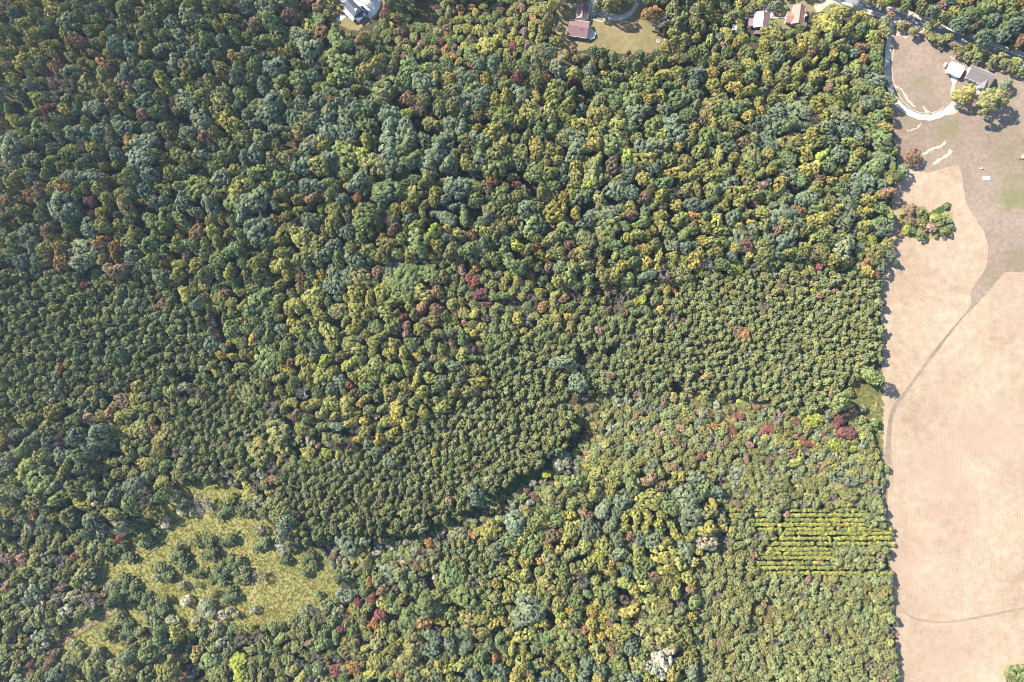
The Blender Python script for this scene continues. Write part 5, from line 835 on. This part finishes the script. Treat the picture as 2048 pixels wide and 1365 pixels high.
for (x, y), lb in SPECIAL:
    t = min(IND, key=lambda t: math.hypot(t['x']-x, t['y']-y))
    if math.hypot(t['x']-x, t['y']-y) < 9: t['label'] = lb
# ------------------------------------------------------------------ individual trees
CROWN, TRUNK = {}, {}
def split_proto(me):
    """crown and trunk of a prototype as two meshes"""
    out = []
    for slot in (0, 1):
        b = bmesh.new(); b.from_mesh(me); bmesh.ops.delete(b, geom=[f for f in b.faces if f.material_index != slot], context='FACES')
        m2 = bpy.data.meshes.new(me.name+('_crown', '_trunk')[slot])
        for f in b.faces: f.material_index = 0
        b.to_mesh(m2); b.free(); m2.materials.clear(); m2.materials.append(me.materials[slot]); out.append(m2)
    return out
def open_grown(t):
    return t['r'] > 9.5 and (inpoly(t['x'], t['y'], MEADOW) or (t['x'] > 1795 and t['y'] > 40) or any(math.hypot(t['x']-x, t['y']-y) < 9 for (x, y), _ in SPECIAL))
SRC = {}
for t in IND:
    me = PROTO[t['sh']][t['i']]; key = (t['sh'], t['i'], t['k'])
    if open_grown(t):
        if key not in SRC or len(SRC[key]) == 1:
            cm, tm = split_proto(me); r0 = bpy.data.objects.new(t['k'], None); c0 = bpy.data.objects.new('crown', cm); t0 = bpy.data.objects.new('trunk', tm); SRC[key] = (r0, c0, t0)
        r0, c0, t0 = SRC[key]
        o = r0.copy(); COL.objects.link(o)
        for s_ in (c0, t0):
            c_ = s_.copy(); COL.objects.link(c_); c_.parent = o; c_['tint'] = t['tint']
    else:
        key = key+('one',)
        if key not in SRC: SRC[key] = (bpy.data.objects.new(t['k'], me),)
        o = SRC[key][0].copy(); COL.objects.link(o); o['tint'] = t['tint']
    o.location = t['p']; o.rotation_euler = (0, 0, t['rz']); o.scale = t['s']
    tag(o, t['label'], CATS[t['k']], GROUPS[t['k']])
for v in SRC.values():
    for o in v: bpy.data.objects.remove(o)

# ------------------------------------------------------------------ the uncountable rest: one object per kind, instanced
PCOL = bpy.data.collections.new('tree_shapes'); PIDX = {}
n_ = 0
for sh, L_ in PROTO.items():
    for i, me in enumerate(L_):
        o = bpy.data.objects.new('shape_%03d' % n_, me); PCOL.objects.link(o); PIDX[(sh, i)] = n_; n_ += 1
def scatter_group():
    ng = bpy.data.node_groups.new('scatter', 'GeometryNodeTree')
    ng.interface.new_socket('Geometry', in_out='INPUT', socket_type='NodeSocketGeometry'); ng.interface.new_socket('Geometry', in_out='OUTPUT', socket_type='NodeSocketGeometry')
    ns, ls = ng.nodes, ng.links
    gi = ns.new('NodeGroupInput'); go = ns.new('NodeGroupOutput'); ip = ns.new('GeometryNodeInstanceOnPoints'); ci = ns.new('GeometryNodeCollectionInfo')
    ci.inputs['Collection'].default_value = PCOL; ci.inputs['Separate Children'].default_value = True; ci.inputs['Reset Children'].default_value = True
    def na(name, ty):
        n = ns.new('GeometryNodeInputNamedAttribute'); n.data_type = ty; n.inputs['Name'].default_value = name; return n.outputs['Attribute']
    ls.new(gi.outputs[0], ip.inputs['Points']); ls.new(ci.outputs[0], ip.inputs['Instance']); ip.inputs['Pick Instance'].default_value = True
    ls.new(na('idx', 'INT'), ip.inputs['Instance Index']); ls.new(na('scl', 'FLOAT_VECTOR'), ip.inputs['Scale'])
    cx = ns.new('ShaderNodeCombineXYZ'); ls.new(na('rot', 'FLOAT'), cx.inputs[2]); ls.new(cx.outputs[0], ip.inputs['Rotation'])
    ls.new(ip.outputs[0], go.inputs[0]); return ng
NG = scatter_group()
def scatter(name, pts, label, cat):
    """pts: (position, shape index, scale, rotation, tint)"""
    if not pts: return
    me = bpy.data.meshes.new(name); me.from_pydata([p[0] for p in pts], [], [])
    for an, ty, k, key in (('idx', 'INT', 1, 'value'), ('scl', 'FLOAT_VECTOR', 2, 'vector'), ('rot', 'FLOAT', 3, 'value'), ('tint', 'FLOAT_VECTOR', 4, 'vector')):
        a = me.attributes.new(an, ty, 'POINT'); d = [p[k] for p in pts]
        a.data.foreach_set(key, [x for v in d for x in v] if 'VECTOR' in ty else d)
    o = bpy.data.objects.new(name, me); COL.objects.link(o); md = o.modifiers.new('scatter', 'NODES'); md.node_group = NG
    tag(o, label, cat, None, 'stuff'); return o
def tp(t): return (t['p'], PIDX[(t['sh'], t['i'])], t['s'], t['rz'], t['tint'])
for k, nm, lb, ct in (('broadleaf_tree', 'broadleaf_wood', 'close-grown smaller broadleaf trees filling the wood', 'broadleaf wood'), ('autumn_tree', 'autumn_wood', 'smaller trees in autumn colour scattered through the wood', 'autumn wood'), ('pine_tree', 'pine_wood', 'dense dark olive pines massed in the plantations', 'pine wood'),
                      ('shrub', 'shrub_thicket', 'smaller grey-green shrubs in the thickets', 'shrub thicket'), ('sapling', 'sapling_rows', 'rest of the fresh green saplings in straight planted rows', 'sapling rows')):
    scatter(nm, [tp(t) for t in STUFF[k]], lb, ct)
# undergrowth in the gaps, tussocks in meadow and clearings
und = []
for _ in range(9000):
    x = rng.uniform(-40, 1800); y = rng.uniform(-40, 1400)
    if any(inpoly(x, y, q) for q in NOTREE[len(HOLES):]): continue
    g_ = region(x, y)
    if not g_ or (g_[0].startswith('hard') and rng.random() < .7): continue
    r = rng.uniform(.8, 2.2); c = pick((('o',.35),('g',.25),('p',.15),('q',.1),('P',.05),('B',.05),('k',.05))); b = TINT[c]; k = rng.uniform(.7, 1.1)
    v = P(x, y, r*.6); und.append(((v.x, v.y, 0), PIDX[(('shrub', 'small')[rng.random() < .4], rng.randrange(2))], (r, r, r*rng.uniform(.9, 1.6)), rng.uniform(0, 6.28), tuple(q*k for q in b)))
scatter('undergrowth', und, 'low undergrowth between the trees', 'undergrowth')
gr = []
def tussocks(poly, n, cols, r0, r1, hk=.6):
    xs = [p[0] for p in poly]; ys = [p[1] for p in poly]
    for _ in range(n):
        x = rng.uniform(min(xs), max(xs)); y = rng.uniform(min(ys), max(ys))
        if not inpoly(x, y, poly): continue
        r = rng.uniform(r0, r1); b = rng.choice(cols); k = rng.uniform(.8, 1.2); v = P(x, y, 0)
        gr.append(((v.x, v.y, 0.02), PIDX[('tuft', rng.randrange(2))], (r, r, r*hk), rng.uniform(0, 6.28), tuple(q*k for q in b)))
MC = [(.215,.2,.062), (.235,.21,.064), (.19,.185,.056), (.25,.215,.06), (.22,.19,.08)]
SC = [(.23,.19,.095), (.2,.165,.075), (.16,.15,.055), (.26,.22,.13)]
tussocks(MEADOW, 26000, MC, .3, .75, .8)
for c in (CLEAR_A, CLEAR_B, CLEAR_E, CLEAR_C): tussocks(c, 1600, SC, .35, .9, .8)
tussocks(CLEAR_D, 1500, [(.15,.16,.06), (.19,.18,.08), (.13,.14,.05)], .5, 1.0); tussocks(GSTRIP, 500, [(.08,.13,.035), (.11,.16,.045)], .5, .9); tussocks(CREEK, 2500, [(.08,.12,.045), (.11,.13,.05)], .6, 1.3)
scatter('tall_grass', gr, 'yellow-green tussocky grass in the meadow and clearings', 'tall grass')
print('TREES', len(TREES), 'SAP', len(SAP), 'IND', len(IND), {k: len(v) for k, v in STUFF.items()}, 'und', len(und), 'grass', len(gr))
